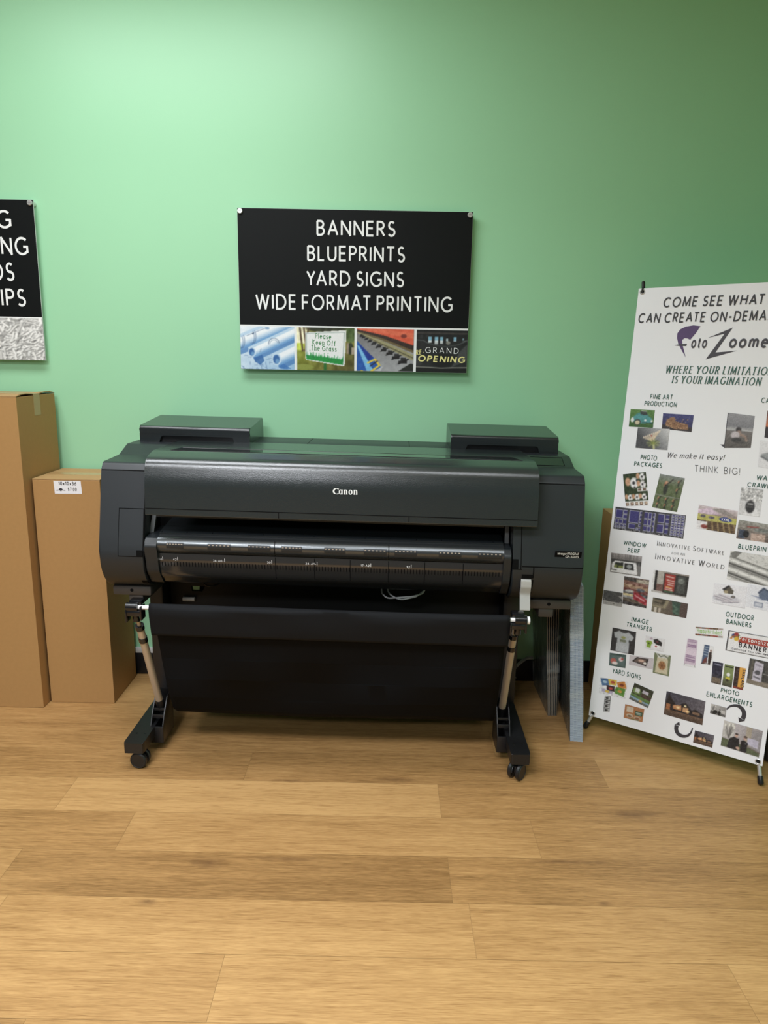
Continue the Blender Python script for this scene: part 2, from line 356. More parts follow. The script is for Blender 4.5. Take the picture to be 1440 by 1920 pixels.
def ribbon(pts, tv, th):
    """quads of a stroke whose width is tv where it runs upright and th where it runs level"""
    P = []
    for p in pts:
        if not P or (Vector(p) - P[-1]).length > 1e-5: P.append(Vector(p))
    closed = (P[0] - P[-1]).length < 1e-6 and len(P) > 3
    if closed: P = P[:-1]
    n = len(P); Lr = []
    def width(d): return th + (tv - th) * abs(d.y) ** 1.3
    segs = []
    for i in range(n - (0 if closed else 1)):
        a, b = P[i], P[(i + 1) % n]; d = (b - a)
        if d.length < 1e-9: continue
        segs.append((a, b, d.normalized()))
    vs = []; fs = []
    offs = []
    for i in range(n):
        d0 = segs[i - 1][2] if (i > 0 or closed) else segs[0][2]
        d1 = segs[i][2] if i < len(segs) else segs[-1][2]
        n0 = Vector((-d0.y, d0.x)); n1 = Vector((-d1.y, d1.x)); w_ = (width(d0) + width(d1)) / 4
        if d0.dot(d1) > .55:
            nn = (n0 + n1).normalized(); offs.append([nn * (w_ / max(.75, nn.dot(n1)))] * 2)
        else: offs.append((n0 * width(d0) / 2, n1 * width(d1) / 2))
    for i, (a, b, d) in enumerate(segs):
        j = (i + 1) % n; oa = offs[i][1]; ob = offs[j][0]; k = len(vs)
        a2, b2 = a, b
        nxt = segs[(i + 1) % len(segs)][2] if (closed or i + 1 < len(segs)) else None
        if nxt is not None and d.dot(nxt) <= .55: b2 = b + d * (width(nxt) * .34)
        prv = segs[i - 1][2] if (closed or i > 0) else None
        if prv is not None and prv.dot(d) <= .55: a2 = a - d * (width(prv) * .34)
        vs += [a2 + oa, a2 - oa, b2 - ob, b2 + ob]; fs.append((k, k + 1, k + 2, k + 3))
    return vs, fs
KERN = {'AT', 'TA', 'AV', 'VA', 'AW', 'WA', 'AY', 'YA', 'LT', 'PA', 'FA', 'TO'}
def text2d(s, style, small_caps=False):
    st = STYLES[style]; t = st['t']; tv, th = t, t * (1 - st['c']); x = 0; V = []; F = []; rnd = random.Random(s)
    for wi, wd in enumerate(s.split(' ')):
        if wi: x += st['word']
        for ci, ch in enumerate(wd):
            sc = .78 if (small_caps and ci > 0) else 1.
            wdt, strokes = G[ch]; x += t / 2
            if ci and wd[ci - 1] + ch in KERN: x -= .13
            jy = rnd.uniform(-1, 1) * st.get('jit', 0); jr = rnd.uniform(-1, 1) * st.get('jit', 0)
            allst = [list(p) for p in strokes]
            if st['serif']:
                for p in strokes:
                    for e, q in ((p[0], p[1]), (p[-1], p[-2])):
                        d = Vector((e[0] - q[0], e[1] - q[1]))
                        if (Vector(p[0]) - Vector(p[-1])).length < 1e-6: continue
                        if d.length > 1e-6 and abs(d.normalized().y) > .75 and (abs(e[1]) < .02 or abs(e[1] - 1) < .02 or abs(e[1] - XH) < .02):
                            allst.append([(e[0] - st['serif'], e[1]), (e[0] + st['serif'], e[1])])
            for p in allst:
                vs, fs = ribbon(p, tv, max(th, .03)); k = len(V)
                for v in vs:
                    yy = v.y * sc; xx = v.x * sc
                    V.append((x + xx + st['slant'] * yy + jr * yy * .5, yy + jy * .5))
                F += [tuple(i + k for i in f) for f in fs]
            x += wdt * sc + t / 2 + st['sp']
    V = np.array(V); V[:, 0] -= V[:, 0].min(); W_ = V[:, 0].max(); return V, F, W_
class Frame:
    """a flat face: origin o, right ex, up ez, outward n"""
    def __init__(s, o, ex, ez, n): s.o, s.ex, s.ez, s.n = Vector(o), Vector(ex), Vector(ez), Vector(n)
    def p(s, u, v, d=0.): return s.o + s.ex * u + s.ez * v + s.n * d
def letters(mb, fr, s, p0, p1, cap, style, d, mi=0, small_caps=False):
    V, F, W_ = text2d(s, style, small_caps); p0 = Vector(p0); p1 = Vector(p1); dx = p1 - p0; L = dx.length; dx.normalize(); dy = Vector((-dx.y, dx.x))
    vs = [fr.p(*(p0 + dx * (v[0] / W_ * L) + dy * (v[1] * cap)), d + (i // 4 % 9) * 2.5e-5) for i, v in enumerate(V)]
    mb.add(vs, F, mi)
def lettering(name, fr, s, p0, p1, cap, style, d, m, parent, sc=False):
    mb = MB(); letters(mb, fr, s, p0, p1, cap, style, d, 0, sc); return mb.build(name, m, parent, smooth=0)
def flat(mb, fr, pts, d, mi=0): mb.add([fr.p(u, v, d) for u, v in pts], [tuple(range(len(pts)))], mi)
def thick_line(mb, fr, pts, wd, d, mi=0):
    vs, fs = ribbon(pts, wd, wd); mb.add([fr.p(v.x, v.y, d) for v in vs], fs, mi)

# ------------------------------------------------------------------ printed pictures: small colour grids
class Cv:
    def __init__(s, w_, h_, bg): s.w, s.h = w_, h_; s.a = np.tile(np.array(bg, float), (h_, w_, 1)); s.u, s.v = np.meshgrid((np.arange(w_)) / (w_ - 1), (np.arange(h_)) / (h_ - 1)); s.px = 1.0 / h_
    def put(s, mask, c):
        m = np.clip(mask, 0, 1)[..., None]; s.a = s.a * (1 - m) + np.array(c, float) * m; return s
    def grad(s, c0, c1, u0=0, v0=0, u1=0, v1=1, box=None):
        t = ((s.u - u0) * (u1 - u0) + (s.v - v0) * (v1 - v0)) / ((u1 - u0) ** 2 + (v1 - v0) ** 2); t = np.clip(t, 0, 1)[..., None]
        c = np.array(c0, float) * (1 - t) + np.array(c1, float) * t
        m = np.ones_like(s.u) if box is None else ((s.u >= box[0]) & (s.u <= box[2]) & (s.v >= box[1]) & (s.v <= box[3])).astype(float)
        s.a = s.a * (1 - m[..., None]) + c * m[..., None]; return s
    def rect(s, x0, y0, x1, y1, c, al=1.): return s.put(((s.u >= x0) & (s.u <= x1) & (s.v >= y0) & (s.v <= y1)) * al, c)
    def ell(s, x, y, rx, ry, c, al=1., soft=.25): return s.put(np.clip((1 - np.hypot((s.u - x) / rx, (s.v - y) / ry)) / soft, 0, 1) * al, c)
    def poly(s, pts, c, al=1.):
        ins = np.zeros(s.u.shape, bool); n = len(pts)
        for i in range(n):
            (x0, y0), (x1, y1) = pts[i], pts[(i + 1) % n]
            if y0 == y1: continue
            ins ^= ((s.v >= min(y0, y1)) & (s.v < max(y0, y1)) & (s.u < x0 + (s.v - y0) * (x1 - x0) / (y1 - y0)))
        return s.put(ins * al, c)
    def line(s, pts, wd, c, al=1.):
        m = np.zeros_like(s.u)
        for (x0, y0), (x1, y1) in zip(pts[:-1], pts[1:]):
            dx, dy = x1 - x0, y1 - y0; t = np.clip(((s.u - x0) * dx + (s.v - y0) * dy) / max(dx * dx + dy * dy, 1e-9), 0, 1)
            m = np.maximum(m, np.clip((wd - np.hypot(s.u - x0 - t * dx, s.v - y0 - t * dy)) / (s.px * 1.2) + .5, 0, 1))
        return s.put(m * al, c)
    def noise(s, amp, nx, ny, seed=0, tint=(1, 1, 1)):
        r = np.random.RandomState(seed); g = r.rand(ny + 2, nx + 2) - .5; x = s.u * nx; y = s.v * ny; i = x.astype(int); j = y.astype(int); fx = x - i; fy = y - j
        n = (g[j, i] * (1 - fx) + g[j, i + 1] * fx) * (1 - fy) + (g[j + 1, i] * (1 - fx) + g[j + 1, i + 1] * fx) * fy
        s.a = s.a + n[..., None] * amp * np.array(tint); return s
    def mesh(s, name, fr, q, d, parent, label=None, sat=.92, grain=2.5):
        """q: top left, top right, bottom right, bottom left on the frame"""
        u = s.u[..., None]; v = s.v[..., None]; q = np.array(q, float)
        P = (q[0] * (1 - u) + q[1] * u) * (1 - v) + (q[3] * (1 - u) + q[2] * u) * v
        o, ex, ez, n = (np.array(t[:]) for t in (fr.o, fr.ex, fr.ez, fr.n))
        W3 = o + P[..., :1] * ex + P[..., 1:] * ez + n * d
        h, w_ = s.u.shape; idx = np.arange(h * w_).reshape(h, w_)
        f = np.stack([idx[1:, :-1], idx[1:, 1:], idx[:-1, 1:], idx[:-1, :-1]], -1).reshape(-1, 4)
        me = bpy.data.meshes.new(name); me.from_pydata(W3.reshape(-1, 3).tolist(), [], f.tolist())
        b_ = s.a.copy(); b_[1:-1, 1:-1] = (s.a[1:-1, 1:-1] * 2 + s.a[:-2, 1:-1] + s.a[2:, 1:-1] + s.a[1:-1, :-2] + s.a[1:-1, 2:]) / 6; g_ = b_.mean(2, keepdims=True); s.a = g_ + (b_ - g_) * sat + np.random.RandomState(len(name) * 7 + s.w).normal(0, grain, s.u.shape)[..., None]
        at = me.attributes.new('print', 'FLOAT_COLOR', 'POINT'); c = np.ones((h * w_, 4)); c[:, :3] = lin(np.clip(s.a, 0, 255)).reshape(-1, 3)
        at.data.foreach_set('color', c.ravel().astype(np.float32)); me.materials.append(M_print); me.update()
        ob = bpy.data.objects.new(name, me); COL.objects.link(ob); ob.parent = parent
        if label: ob['label'] = label
        return ob

# ------------------------------------------------------------------ the room
X0, X1, Y1 = -3.4, 2.0, -6.2
def room():
    m = MB(); m.box(X0, X1 + .1, 0, .1, 0, CEIL); structure(m.build('wall_back', M_wall))
    m = MB(); m.box(X1, X1 + .1, Y1, 0, 0, CEIL); structure(m.build('wall_right', M_wall))
    m = MB(); m.box(X0, X1 + .1, Y1, .1, CEIL, CEIL + .08); structure(m.build('ceiling', M_ceil))
    m = MB(); m.box(X0, X1, -.012, 0, .001, .100, bev=.003); structure(m.build('baseboard_back', M_base))
    m = MB(); m.box(X1 - .012, X1, Y1, -.012, .001, .100, bev=.003); structure(m.build('baseboard_right', M_base))
    m = MB(); m.box(-1.9, -.30, -.014, 0, .100, .125, bev=.003); structure(m.build('trim_1', M_cap))
    # floor: one mesh, every board a face of its own with a tone, hairline gaps over a dark bed
    pw, y0 = .1766, -.8051; g = .0003
    known = {-1: ([.763], [.42, .66]), 0: ([-1.010, .192], [.64, .76, .44]), 1: ([.465], [.60, .54]), 2: ([-1.017, .196], [.52, .36, .38]),
             3: ([-.966, .237], [.72, .62, .56]), 4: ([-.36, .83], [.62, .66, .74])}
    rnd = random.Random(5); vs = []; fs = []; tone = []; r = -5
    while True:
        ya = min(y0 - r * pw, 0.); yb = y0 - (r + 1) * pw
        if ya <= Y1: break
        yb = max(yb, Y1)
        cuts, tn = known.get(r, (None, None))
        if cuts is None: cuts = [rnd.uniform(-2.4, -1.2)]; cuts += [cuts[0] + 1.22]; tn = [rnd.uniform(.35, .75) for _ in range(3)]
        cuts = list(cuts); tn = list(tn)
        while cuts[0] - 1.22 > X0: cuts.insert(0, cuts[0] - 1.22); tn.insert(0, rnd.uniform(.4, .7))
        while cuts[-1] + 1.22 < X1: cuts.append(cuts[-1] + 1.22); tn.append(rnd.uniform(.4, .7))
        ed = [X0] + cuts + [X1]
        for (a, b), t in zip(zip(ed[:-1], ed[1:]), tn):
            k = len(vs); vs += [(a + g, yb + g, 0), (b - g, yb + g, 0), (b - g, ya - g, 0), (a + g, ya - g, 0)]; fs.append((k, k + 1, k + 2, k + 3))
            c = (t, rnd.random(), rnd.random(), 1); tone += [c] * 4
        r += 1
    k = len(vs); vs += [(X0, Y1, -.0012), (X1, Y1, -.0012), (X1, 0, -.0012), (X0, 0, -.0012)]; tone += [(0, 0, 0, 1)] * 4
    k2 = len(vs); vs += [(X0, Y1, -.06), (X1, Y1, -.06), (X1, 0, -.06), (X0, 0, -.06)]; tone += [(0, 0, 0, 1)] * 4
    nb = len(fs); fs += [(k, k + 1, k + 2, k + 3), (k2 + 3, k2 + 2, k2 + 1, k2)] + [(k2 + i, k2 + (i + 1) % 4, k + (i + 1) % 4, k + i) for i in range(4)]
    me = bpy.data.meshes.new('floor'); me.from_pydata(vs, [], fs); me.materials.append(M_wood); me.materials.append(M_gap)
    me.polygons.foreach_set('material_index', [0] * nb + [1] * (len(fs) - nb))
    at = me.attributes.new('tone', 'FLOAT_COLOR', 'POINT'); at.data.foreach_set('color', np.array(tone, np.float32).ravel()); me.update()
    o = bpy.data.objects.new('floor', me); COL.objects.link(o); structure(o)
room()

# ------------------------------------------------------------------ wall signs
def sign_pic_blue():
    c = Cv(112, 88, (226, 238, 248)); c.grad((240, 246, 250), (150, 192, 226), 0, 0, 1, 1); c.noise(22, 14, 10, 3, (1, .7, .4))
    r = random.Random(2)
    for _ in range(34):
        x, y = r.uniform(0, .6), r.uniform(.66, 1); c.line([(x, y), (x + r.choice((.06, .0)), y + r.choice((0., .07)))], .004, (92, 128, 176))
    def roll(x, y, dx, dy, wd, mouth):
        n = 13; nx, ny = -dy, dx; L = math.hypot(dx, dy); nx /= L; ny /= L
        c.line([(x + nx * wd * 1.25, y + ny * wd * 1.25), (x + dx + nx * wd * 1.3, y + dy + ny * wd * 1.3)], wd * .45, (58, 118, 186), .75)
        for i in range(n):
            t = (i - n // 2) / (n / 2.); col = np.array((242, 248, 252)) * (1 - max(0, t) ** 1.3) + np.array((92, 152, 208)) * max(0, t) ** 1.3
            if t < -.6: col = np.array((188, 216, 238))
            c.line([(x + nx * t * wd, y + ny * t * wd), (x + dx + nx * t * wd, y + dy + ny * t * wd)], wd * .13, col)
        if mouth: c.ell(x, y, wd * .62, wd * 1.0, (206, 228, 244), 1, .12); c.ell(x - .004, y, wd * .48, wd * .84, (44, 100, 168), 1, .3); c.ell(x + .012, y + wd * .3, wd * .3, wd * .5, (120, 172, 216), .8, .5)
    roll(-.1, .42, 1.0, -.54, .155, False)
    for t in (.10, .13, .31, .34): c.line(A(-.1 + t, .42 - .54 * t, .05, .16, 120, -60, 8), .0035, (60, 92, 140))
    c.line([(.12, .22), (.42, .06), (.52, .02)], .004, (70, 100, 146)); c.ell(.235, .17, .018, .018, (30, 50, 84)); c.ell(.5, .04, .05, .03, (120, 160, 200))
    roll(.21, .60, 1.0, -.60, .125, True)
    c.line(A(.62, .40, .10, .13, 175, 350), .005, (74, 100, 136)); c.line(A(.62, .41, .075, .10, 180, 345), .003, (100, 126, 160)); c.line([(.38, .52), (.36, .60)], .003, (90, 120, 160))
    c.poly([(.24, .74), (.40, .66), (.44, .80), (.36, .90), (.26, .82)], (40, 98, 168), .8)
    roll(.665, .76, .8, -.50, .150, True)
    c.poly([(.70, .92), (.80, .86), (.94, .98), (.80, 1)], (54, 116, 188), .8)
    return c
def sign_pic_lawn():
    c = Cv(108, 80, (120, 118, 40)); c.grad((150, 150, 90), (130, 128, 42), 0, 0, 0, .45); c.grad((140, 150, 40), (88, 82, 28), .0, .45, .9, 1, (0, .5, 1, 1))
    c.ell(.06, .18, .14, .28, (250, 245, 205)); c.ell(.05, .45, .12, .1, (200, 215, 70)); c.rect(.3, 0, 1, .08, (60, 70, 30)); c.ell(.5, 0, .4, .12, (45, 52, 25))
    for x0, x1 in ((.05, .1), (.12, .17), (.2, .14)): c.line([(x0, 0), (x1, .55)], .016, (82, 62, 36))
    c.ell(.93, .15, .12, .22, (72, 96, 40)); c.ell(.93, .48, .06, .16, (30, 36, 16)); c.rect(.86, .35, .9, .6, (150, 132, 110)); c.rect(.95, .45, 1, .62, (165, 150, 128)); c.noise(50, 22, 14, 5)
    c.ell(.12, .93, .2, .08, (140, 150, 60))
    c.line([(.49, .8), (.49, 1)], .022, (28, 110, 40))
    c.poly([(.14, .12), (.86, .05), (.83, .9), (.15, .76)], (238, 240, 238))
    c.line([(.16, .14), (.825, .10), (.80, .86), (.165, .735), (.16, .14)], .004, (90, 120, 110))
    c.poly([(.165, .64), (.80, .74), (.80, .865), (.165, .745)], (22, 150, 60)); r = random.Random(4)
    for i in range(26):
        x = .175 + .62 * i / 25; y = .66 + .11 * i / 25; h = r.uniform(.08, .2); dx = r.uniform(-.03, .03)
        c.poly([(x - .014, y + .04), (x + dx, y - h * .75), (x + .014, y + .04)], (24, 150 + r.randint(-16, 10), 62))
    return c
def sign_pic_printer():
    c = Cv(108, 80, (120, 120, 122)); c.grad((116, 116, 118), (165, 166, 168), 0, 0, .7, 1)
    c.poly([(0, 0), (1, 0), (1, .38), (.5, .16), (0, .02)], (226, 92, 62)); c.poly([(0, 0), (1, .22), (1, .10), (.4, 0)], (236, 120, 84), .6); c.ell(.82, .16, .06, .05, (130, 50, 40))
    c.poly([(0, .02), (.5, .16), (1, .38), (1, .5), (.45, .24), (0, .07)], (52, 38, 30)); c.poly([(0, .06), (.45, .22), (1, .50), (1, .56), (.45, .27), (0, .09)], (112, 96, 60))
    c.poly([(0, .08), (.45, .28), (1, .60), (1, .74), (.4, .36), (.02, .12)], (160, 155, 112)); c.poly([(.03, .10), (.4, .32), (1, .66), (1, .69), (.4, .345)], (92, 86, 60))
    for i in range(11):
        t = (i / 10.0) ** 1.7; x, y, s = .07 + t * .74, .16 + t * .58, .022 + t * .05
        c.rect(x - s, y, x + s, y + s * .9, (28, 28, 30)); c.rect(x - s * .5, y - s * 1.1, x + s * .8, y + s * .2, (42, 42, 44)); c.line([(x - s, y + s), (x + s * 1.3, y - s * .5)], s * .22, (20, 20, 20))
    c.poly([(0, .28), (.16, .5), (.42, .86), (.42, .92), (.26, 1), (0, 1)], (26, 88, 178)); c.poly([(0, .38), (.05, .42), (.3, 1), (.18, 1)], (120, 190, 235)); c.poly([(.04, .36), (.3, .68), (.2, .75)], (22, 52, 150)); c.noise(20, 30, 20, 8)
    c.line(A(.34, 1.0, .25, .27, 178, 95), .028, (235, 200, 60)); c.line(A(.34, 1.02, .16, .17, 178, 100), .02, (235, 200, 60)); c.line([(.2, .8), (.32, .72), (.4, .86), (.26, 1)], .02, (238, 205, 70)); c.line([(.24, .88), (.36, .76)], .012, (40, 40, 60))
    c.poly([(.46, .88), (.42, 1), (.3, 1)], (190, 192, 196)); c.poly([(.72, 1), (.95, .8), (1, .82), (1, 1)], (34, 38, 34))
    return c
def sign_pic_opening():
    c = Cv(104, 80, (22, 24, 25)); c.grad((18, 20, 22), (34, 37, 38), 0, 0, 0, .4)
    c.rect(0, .06, 1, .09, (60, 56, 54))
    for x in (.06, .18): c.rect(x, .12, x + .06, .2, (40, 42, 44))
    for x0, x1, y1 in ((.23, .30, .30), (.35, .42, .34), (.46, .52, .32), (.72, .78, .26)): c.rect(x0, .16, x1, y1, (128, 180, 205)); c.rect(x0, .25, x1, y1, (220, 228, 230))
    c.rect(.58, .2, .62, .26, (170, 190, 196)); c.ell(.62, .3, .05, .05, (150, 150, 140)); c.rect(.9, .18, .93, .24, (120, 150, 160)); c.noise(14, 20, 16, 6)
    c.line([(0, .24), (.1, .25)] + A(.55, .0, .55, .38, 140, 40, 16) + [(.9, .26), (1, .24)], .006, (120, 128, 128))
    c.ell(.5, .6, .7, .34, (30, 33, 34), .8, .6); c.poly([(.85, .5), (1, .32), (1, .7), (.7, .88)], (84, 88, 88), .7); c.poly([(0, .55), (.12, .8), (.06, .86), (0, .86)], (60, 64, 64), .7)
    c.ell(.52, .72, .24, .2, (14, 18, 18), .8)
    c.line([(0, .875), (.3, .885), (.5, .9), (.7, .885), (1, .875)], .008, (180, 178, 165)); c.rect(0, .91, 1, 1, (14, 17, 18))
    return c
def wall_sign(name, label, x0, x1, z0, z1, lines, pics, line_z, sr=0., white_from=None):
    root = tag(empty(name, ((x0 + x1) / 2, -.006, z0)), label, 'sign', None)
    ox, oz = root.location.x, root.location.z; tf = lambda v: (v[0] - ox, v[1] + .006, v[2] - oz)
    yf = -.030; fr = Frame(tf((0, yf, 0)), (1, 0, 0), (0, 0, 1), (0, -1, 0))
    m = MB(tf); m.box(x0, x1, yf, yf + .006, z0, z1, 1); m.box(x0 + .0006, x1 - .0006, yf - .0004, yf, z0 + .0006, z1 - .0006, 0)
    m.build('panel', [M_signblack, M_signedge], root, smooth=0)
    m = MB(); flat(m, fr, [(x0 + .001, z0 + .001), (x1 - .001, z0 + .001), (x1 - .001, line_z), (x0 + .001, line_z)], .0007); m.build('white_print_band', M_white, root, smooth=0)
    for s, p0, p1, cap in lines:
        tot = text2d(s, 'sign')[2]; x = 0.; gap = STYLES['sign']['word'] + STYLES['sign']['sp'] + STYLES['sign']['t'] * .0
        for wd in s.split(' '):
            wl = text2d(wd, 'sign')[2]; lp = lambda t: (p0[0] + (p1[0] - p0[0]) * t / tot, p0[1] + (p1[1] - p0[1]) * t / tot)
            lettering('lettering', fr, wd, lp(x), lp(x + wl), cap, 'sign', .001, M_white, root); x += wl + gap
    for cx, cz in ((x0 + .0115, z1 - .0115), (x1 - .0115, z1 - .0115)):
        m = MB(tf); m.tube([(cx, -.001, cz), (cx, yf - .006, cz)], .0100, 24); m.tube([(cx, yf - .006, cz), (cx, yf - .0075, cz)], .0100, 24, r2=.0085); m.box(cx - .006, cx + .006, yf - .0078, yf - .0074, cz - .0006, cz + .0006, 1)
        m.build('standoff_bolt', [M_silver, M_silverdark], root)
    for nm, c, q in pics: c.mesh(nm, fr, q, .0012, root)
    return root, fr
sgn, fr1 = wall_sign('wall_sign', 'black wall sign reading BANNERS BLUEPRINTS YARD SIGNS WIDE FORMAT PRINTING, above the printer', -.5890, .3150, 1.3338, 1.9390,
    [('BANNERS', (-.2850, 1.8468), (.0190, 1.8475), .0500), ('BLUEPRINTS', (-.3215, 1.7535), (.0580, 1.7544), .0508), ('YARD SIGNS', (-.3245, 1.6606), (.0580, 1.6615), .0512), ('WIDE FORMAT PRINTING', (-.5250, 1.5690), (.2560, 1.5708), .0520)],
    [('blueprint_picture', sign_pic_blue(), [(-.5880, 1.5005), (-.3735, 1.5005), (-.3735, 1.3348), (-.5880, 1.3348)]),
     ('lawn_sign_picture', sign_pic_lawn(), [(-.3632, 1.5000), (-.1350, 1.5000), (-.1350, 1.3348), (-.3632, 1.3348)]),
     ('plotter_picture', sign_pic_printer(), [(-.1252, 1.4995), (.1015, 1.4995), (.1015, 1.3348), (-.1252, 1.3348)]),
     ('storefront_picture', sign_pic_opening(), [(.1115, 1.4990), (.3140, 1.4990), (.3140, 1.3348), (.1115, 1.3348)])], 1.5062)
lawn = [o for o in sgn.children if o.name.startswith('lawn')][0]; shop = [o for o in sgn.children if o.name.startswith('storefront')][0]
M_lawn = mat('grass_green_ink', S(30, 128, 62), .45, var=.03); M_cream = mat('cream_yellow_ink', S(236, 228, 150), .45, var=.03)
q = lambda u, v: (-.3632 + .2282 * u, 1.5000 - .1652 * v)
for s, a, b in (('Please', (.315, .245), (.595, .262)), ('Keep Off', (.265, .39), (.665, .415)), ('The Grass', (.245, .525), (.69, .55))):
    lettering('lettering', fr1, s, q(*a), q(*b), .0175, 'slab', .0016, M_lawn, lawn)
q = lambda u, v: (.1115 + .2025 * u, 1.4990 - .1642 * v)
lettering('lettering', fr1, 'GRAND', q(.175, .535), q(.83, .545), .0205, 'wide', .0016, M_white, shop)
lettering('lettering', fr1, 'RE-', q(-.01, .59), q(.155, .565), .017, 'serif', .0016, M_cream, shop)
lettering('lettering', fr1, 'OPENING', q(.04, .735), q(.965, .755), .0205, 'bold', .0016, M_cream, shop)

def sign_pic_shreds():
    c = Cv(190, 84, (190, 190, 188)); r = random.Random(9)
    for _ in range(520):
        x, y, a, L = r.uniform(-.05, 1.05), r.uniform(-.05, 1.05), r.uniform(0, 6.28), r.uniform(.04, .15); k = r.choice((252, 248, 244, 238, 230, 214, 176)); b = a + r.uniform(-.8, .8)
        p = [(x, y), (x + L * .45 * math.cos(a), y + L * math.sin(a)), (x + L * .45 * (math.cos(a) + math.cos(b)), y + L * (math.sin(a) + math.sin(b)))]
        c.line([(u + .007, v + .014) for u, v in p], .010, (96, 96, 94), .7); c.line(p, r.uniform(.008, .014), (k, k, k - 3))
    return c
wall_sign('wall_sign', 'black wall sign cut off by the left edge, with shredded paper picture along its bottom', -2.2720, -1.3700, 1.3525, 1.9540,
    [('G', (-1.5175, 1.8525), (-1.4594, 1.8526), .0590), ('NG', (-1.5090, 1.7553), (-1.4022, 1.7558), .0590), ('OS', (-1.5640, 1.6585), (-1.4655, 1.6590), .0610), ('IPS', (-1.5255, 1.5633), (-1.4289, 1.5636), .0588)],
    [('shredded_paper_picture', sign_pic_shreds(), [(-1.75, 1.5150), (-1.3710, 1.5150), (-1.3710, 1.3535), (-1.75, 1.3535)])], 1.5195)

# ------------------------------------------------------------------ cardboard boxes
def carton(name, label, loc, sx, sy, sz, rz=0., lift=(0, 0), tape_down=.07, lip=0.):
    """loc: front right bottom corner; box goes to -x and +y"""
    root = tag(empty(name, loc, rz), label, 'box'); t = .004
    m = MB(); m.box(-sx, 0, 0, sy, .0005, sz - t, 0, bev=.0025)
    m.build('carton_body', M_card, root); wn(root.children[0])
    for k, (ya, yb, s) in enumerate(((.0008, sy / 2 - .001, 1), (sy - .0008, sy / 2 + .001, -1))):
        m = MB(); n = 10; L = lift[k]; vs = []
        for i in range(n + 1):
            x = -sx + sx * i / n; rise = L * max(0, (i / n - .6) / .4) ** 2
            for j in range(5):
                f = j / 4.; y = ya + (yb - ya) * f; z = sz - t + .0006 + rise * math.sin(math.pi * min(f, 1) ** .8)
                vs += [(x, y, z), (x, y, z + t - .0006)]
        fs = []
        for i in range(n):
            for j in range(4):
                a = (i * 5 + j) * 2; b = a + 2; c = a + 10; d = c + 2
                fs += [(a + 1, c + 1, d + 1, b + 1), (a, b, d, c)]
        for i in range(n):
            for j in (0, 4):
                a = (i * 5 + j) * 2; c = a + 10; fs.append((a, a + 1, c + 1, c))
        for i in (0, n):
            for j in range(4):
                a = (i * 5 + j) * 2; b = a + 2; fs.append((a, a + 1, b + 1, b))
        m.add(vs, fs); m.build('flap', M_cardtop, root)
    m = MB(); mx = max(lift) * .2
    m.box(-sx + .002, .0006, sy / 2 - .025, sy / 2 + .025, sz + .0001, sz + .0005 + mx); m.box(.0001, .0006, sy / 2 - .025, sy / 2 + .025, sz - tape_down, sz + .0004)
    m.build('packing_tape', M_tape, root)
    return root
carton('cardboard_box', 'tallest brown cardboard box, cut off by the left edge of the photo', (-1.3455, -.336, 0), .305, .305, 1.228, lift=(.007, .008), tape_down=.08)
box2 = carton('cardboard_box', 'brown cardboard box with 10x10x36 price label, left of the printer', (-1.0812, -.2885, 0), .2555, .259, .918, rz=R_(.12))
frb = Frame((-.2578, 0, 0), (1, 0, 0), (0, 0, 1), (0, -1, 0)); f2 = lambda x, z: (x + 1.339, z)
m = MB(); u0, u1, v0, v1 = .084, .187, .8615, .9125
flat(m, frb, [(u0 + .001, v0), (u1 + .001, v0 + .001), (u1 - .001, v1), (u0 - .001, v1 - .001)], .0006)
lb = m.build('price_label', M_label, box2, smooth=0)
m = MB(); letters(m, frb, '10x10x36', (u0 + .018, v1 - .0165), (u1 - .018, v1 - .0165), .0118, 'model', .001)
letters(m, frb, '$7.00', (u0 + .052, v1 - .0385), (u1 - .018, v1 - .0385), .0112, 'plain', .001)
m.build('lettering', M_ink_black, lb, smooth=0)
m = MB(); cx, cy = u0 + .0245, v1 - .0365
flat(m, frb, [(cx + x, cy + y) for x, y in A(0, .0005, .0075, .007, 0, 180, 10)], .001); thick_line(m, frb, [(cx - .017, cy - .001), (cx, cy + .001), (cx + .017, cy - .001)], .0018, .0011); flat(m, frb, [(cx - .005, cy - .001), (cx, cy - .005), (cx + .005, cy - .001)], .001)
m.build('emblem', M_ink_dark, lb, smooth=0)
carton('cardboard_box', 'brown cardboard box in shadow, mostly hidden behind the white banner stand', (1.165, -.272, 0), .255, .255, .79, lift=(.004, .004))

# ------------------------------------------------------------------ the wide format printer
def ptf(v):
    x, y, z = v; k = min(max((z - .10) / .45, 0), 1); return (x, y + .4, z - .009 * x * k)
PR = tag(empty('wide_format_printer', (-.141, -.4, 0), R_(-1.0)), 'black wide format inkjet printer on a wheeled stand with black fabric basket', 'printer')
def PB(): return MB(ptf)
LOWER = [(-.600, .598), (-.626, .610), (-.648, .626), (-.664, .645), (-.676, .668), (-.6835, .692), (-.6865, .718), (-.6840, .745), (-.672, .798)]
BODY = LOWER + fillet([(-.672, .798), (-.624, 1.004), (-.606, 1.027), (-.467, 1.032), (-.385, 1.061), (-.065, 1.061), (-.065, .598)],
              [0, .02, .02, .012, .012, .02, 0], 6, closed=False)[1:]
def yfront(z):
    P = [(z_, y_) for y_, z_ in LOWER] + [(1.004, -.624)]
    for (a, ya), (b, yb) in zip(P[:-1], P[1:]):
        if a <= z <= b: return ya + (yb - ya) * (z - a) / (b - a)
    return P[0][1] if z < .6 else P[-1][1]
def front_sheet(m, x0, x1, z0, z1, off, t=.002, n=8, mi=0):
    zs = [z0 + (z1 - z0) * i / n for i in range(n + 1)]
    a = [(yfront(z) - off, z) for z in zs]; b = [(yfront(z) - off + t, z) for z in zs]
    m.extrude_x(a + b[::-1], x0, x1, mi)
